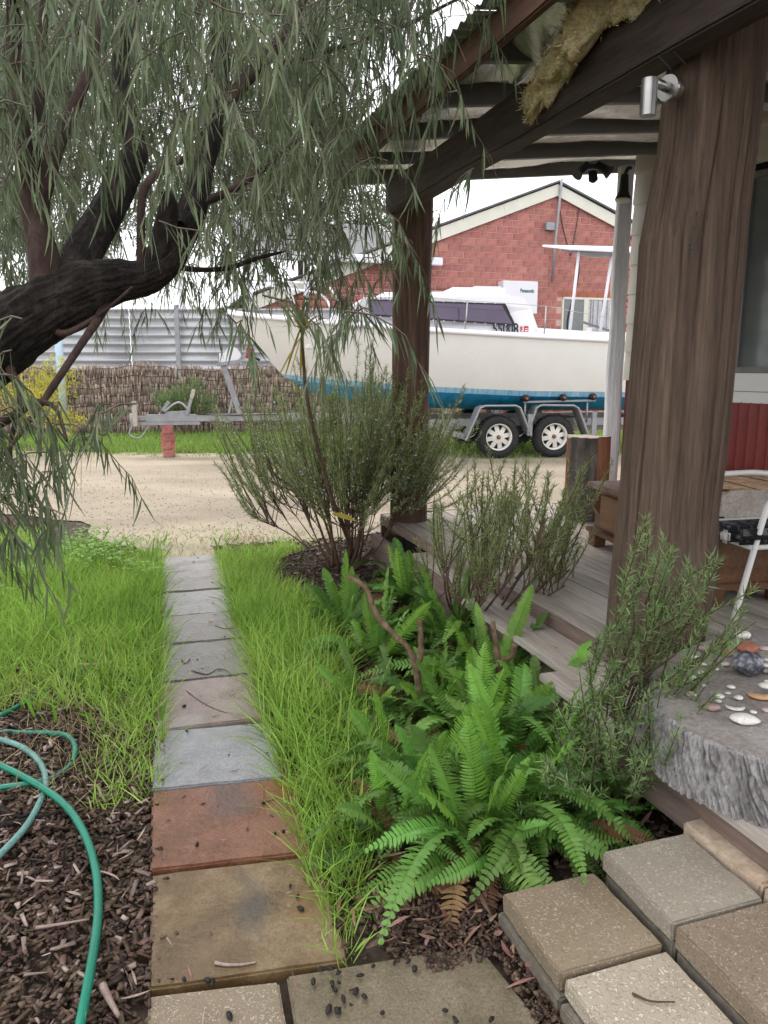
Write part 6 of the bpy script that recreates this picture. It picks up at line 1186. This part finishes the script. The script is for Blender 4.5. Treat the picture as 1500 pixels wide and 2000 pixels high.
hose('garden_hose', [(-40, 1420), (0, 1408), (40, 1385), (75, 1362), (110, 1342), (150, 1322), (190, 1305)], M['hose'], 'thin stretch of green hose disappearing into the tall grass', .0095, .016)
nm = []
for sgn in range(4):
    me = blob(.0078, 1.25 + .15 * sgn, .95, .95, 60 + sgn, .3, 2); me.materials.append(M['nut']); nm.append(me)
N1 = [(1103, 358), (1245, 748), (1215, 706), (1258, 800), (770, 1097), (870, 1100), (890, 1107), (960, 1248), (1340, 1052), (1382, 1052), (1416, 1070), (1390, 1115), (1418, 1110), (1405, 1142), (1438, 1178), (1413, 1227), (1378, 1224), (1490, 1150), (824, 532), (1150, 487), (1187, 478)]
N2 = [(45, 1320), (100, 1330), (172, 1340), (158, 1393), (185, 1410), (100, 1455), (70, 1450), (245, 1462), (450, 1455), (483, 1485), (600, 1483), (350, 1320), (285, 1300), (330, 1295), (20, 1360), (215, 1310)]
for k, (px, py) in enumerate([(x / 2.143, 1400 + y / 2.143) for x, y in N1] + [(600 + x / 1.667, 1100 + y / 1.667) for x, y in N2] + [(360, 1378), (365, 1427)]):
    p = onz(px, py, .02); o = bpy.data.objects.new('gum_nut', nm[k % 4]); col.objects.link(o); s = random.uniform(.55, .9); o.scale = (s * 1.1, s, s * .9); o.location = (p.x, p.y, .0195); o.rotation_euler = (0, 0, random.uniform(0, 6)); uu_, vv_ = toP(p.x, p.y); wh = 'dark slab' if (vv_ < 1.63 and uu_ > .205) else ('pebble-faced path paver' if vv_ < 1.645 else ('stained tan paver' if vv_ < 2.1 else ('terracotta paver' if vv_ < 2.55 else 'farther grey pavers')))
    tag(o, 'small black seed nut fallen on the ' + wh, 'nut', 'black nuts on the ' + wh)
def stick(px, lab, m='stick', r=.003, z=.016, cat='stick'):
    q = [(*onz(x, y, z)[:2], z) for x, y in px]; o = MB().tube(smoothpath(q, 5), np.linspace(r, r * .5, (len(q) - 1) * 5 + 1), 7).build('stick', M[m], None, smooth=True); tag(o, lab, cat, 'sticks fallen about')
stick([(420, 1880), (440, 1884), (470, 1884), (500, 1879)], 'pale curled stick on the stained tan paver', 'mulch_light', .005)
stick([(375, 1310), (405, 1317), (430, 1306), (465, 1322)], 'forked dark twig on the grey paver', 'stick', .003); stick([(355, 1288), (362, 1296), (372, 1286)], 'short dark twig on the grey paver'); stick([(420, 1222), (440, 1228), (465, 1225)], 'thin twig near the far end of the path'); stick([(365, 1350), (395, 1372), (440, 1392), (485, 1398)], 'long thin root twig across the brown paver', 'stick', .0025); stick([(515, 1535), (512, 1570), (495, 1598), (470, 1600)], 'reddish hooked twig on the terracotta paver', 'rust', .0022); stick([(515, 1567), (540, 1560)], 'little stalk beside a nut on the terracotta paver', 'stick', .0022)
stick([(1235, 1940), (1270, 1955), (1318, 1957)], 'bent twig lying on the pale rough step paver', 'stick', .003, .098)
stick([(70, 1812), (110, 1806), (175, 1795)], 'straight pale stick lying on the bark mulch', 'mulch_light', .005, .03); stick([(200, 1925), (215, 1955), (232, 1985)], 'stubby pale stick on the mulch by the path', 'mulch_light', .010, .03); stick([(155, 1297), (190, 1297), (240, 1288)], 'tan stick at the edge of the tall grass', 'reed', .006, .05); stick([(0, 1612), (60, 1600), (120, 1585)], 'dark fallen branch under the hoses', 'bark', .010, .02); stick([(0, 1580), (40, 1595), (75, 1580)], 'second dark branch crossing below the hoses', 'bark', .007, .02)
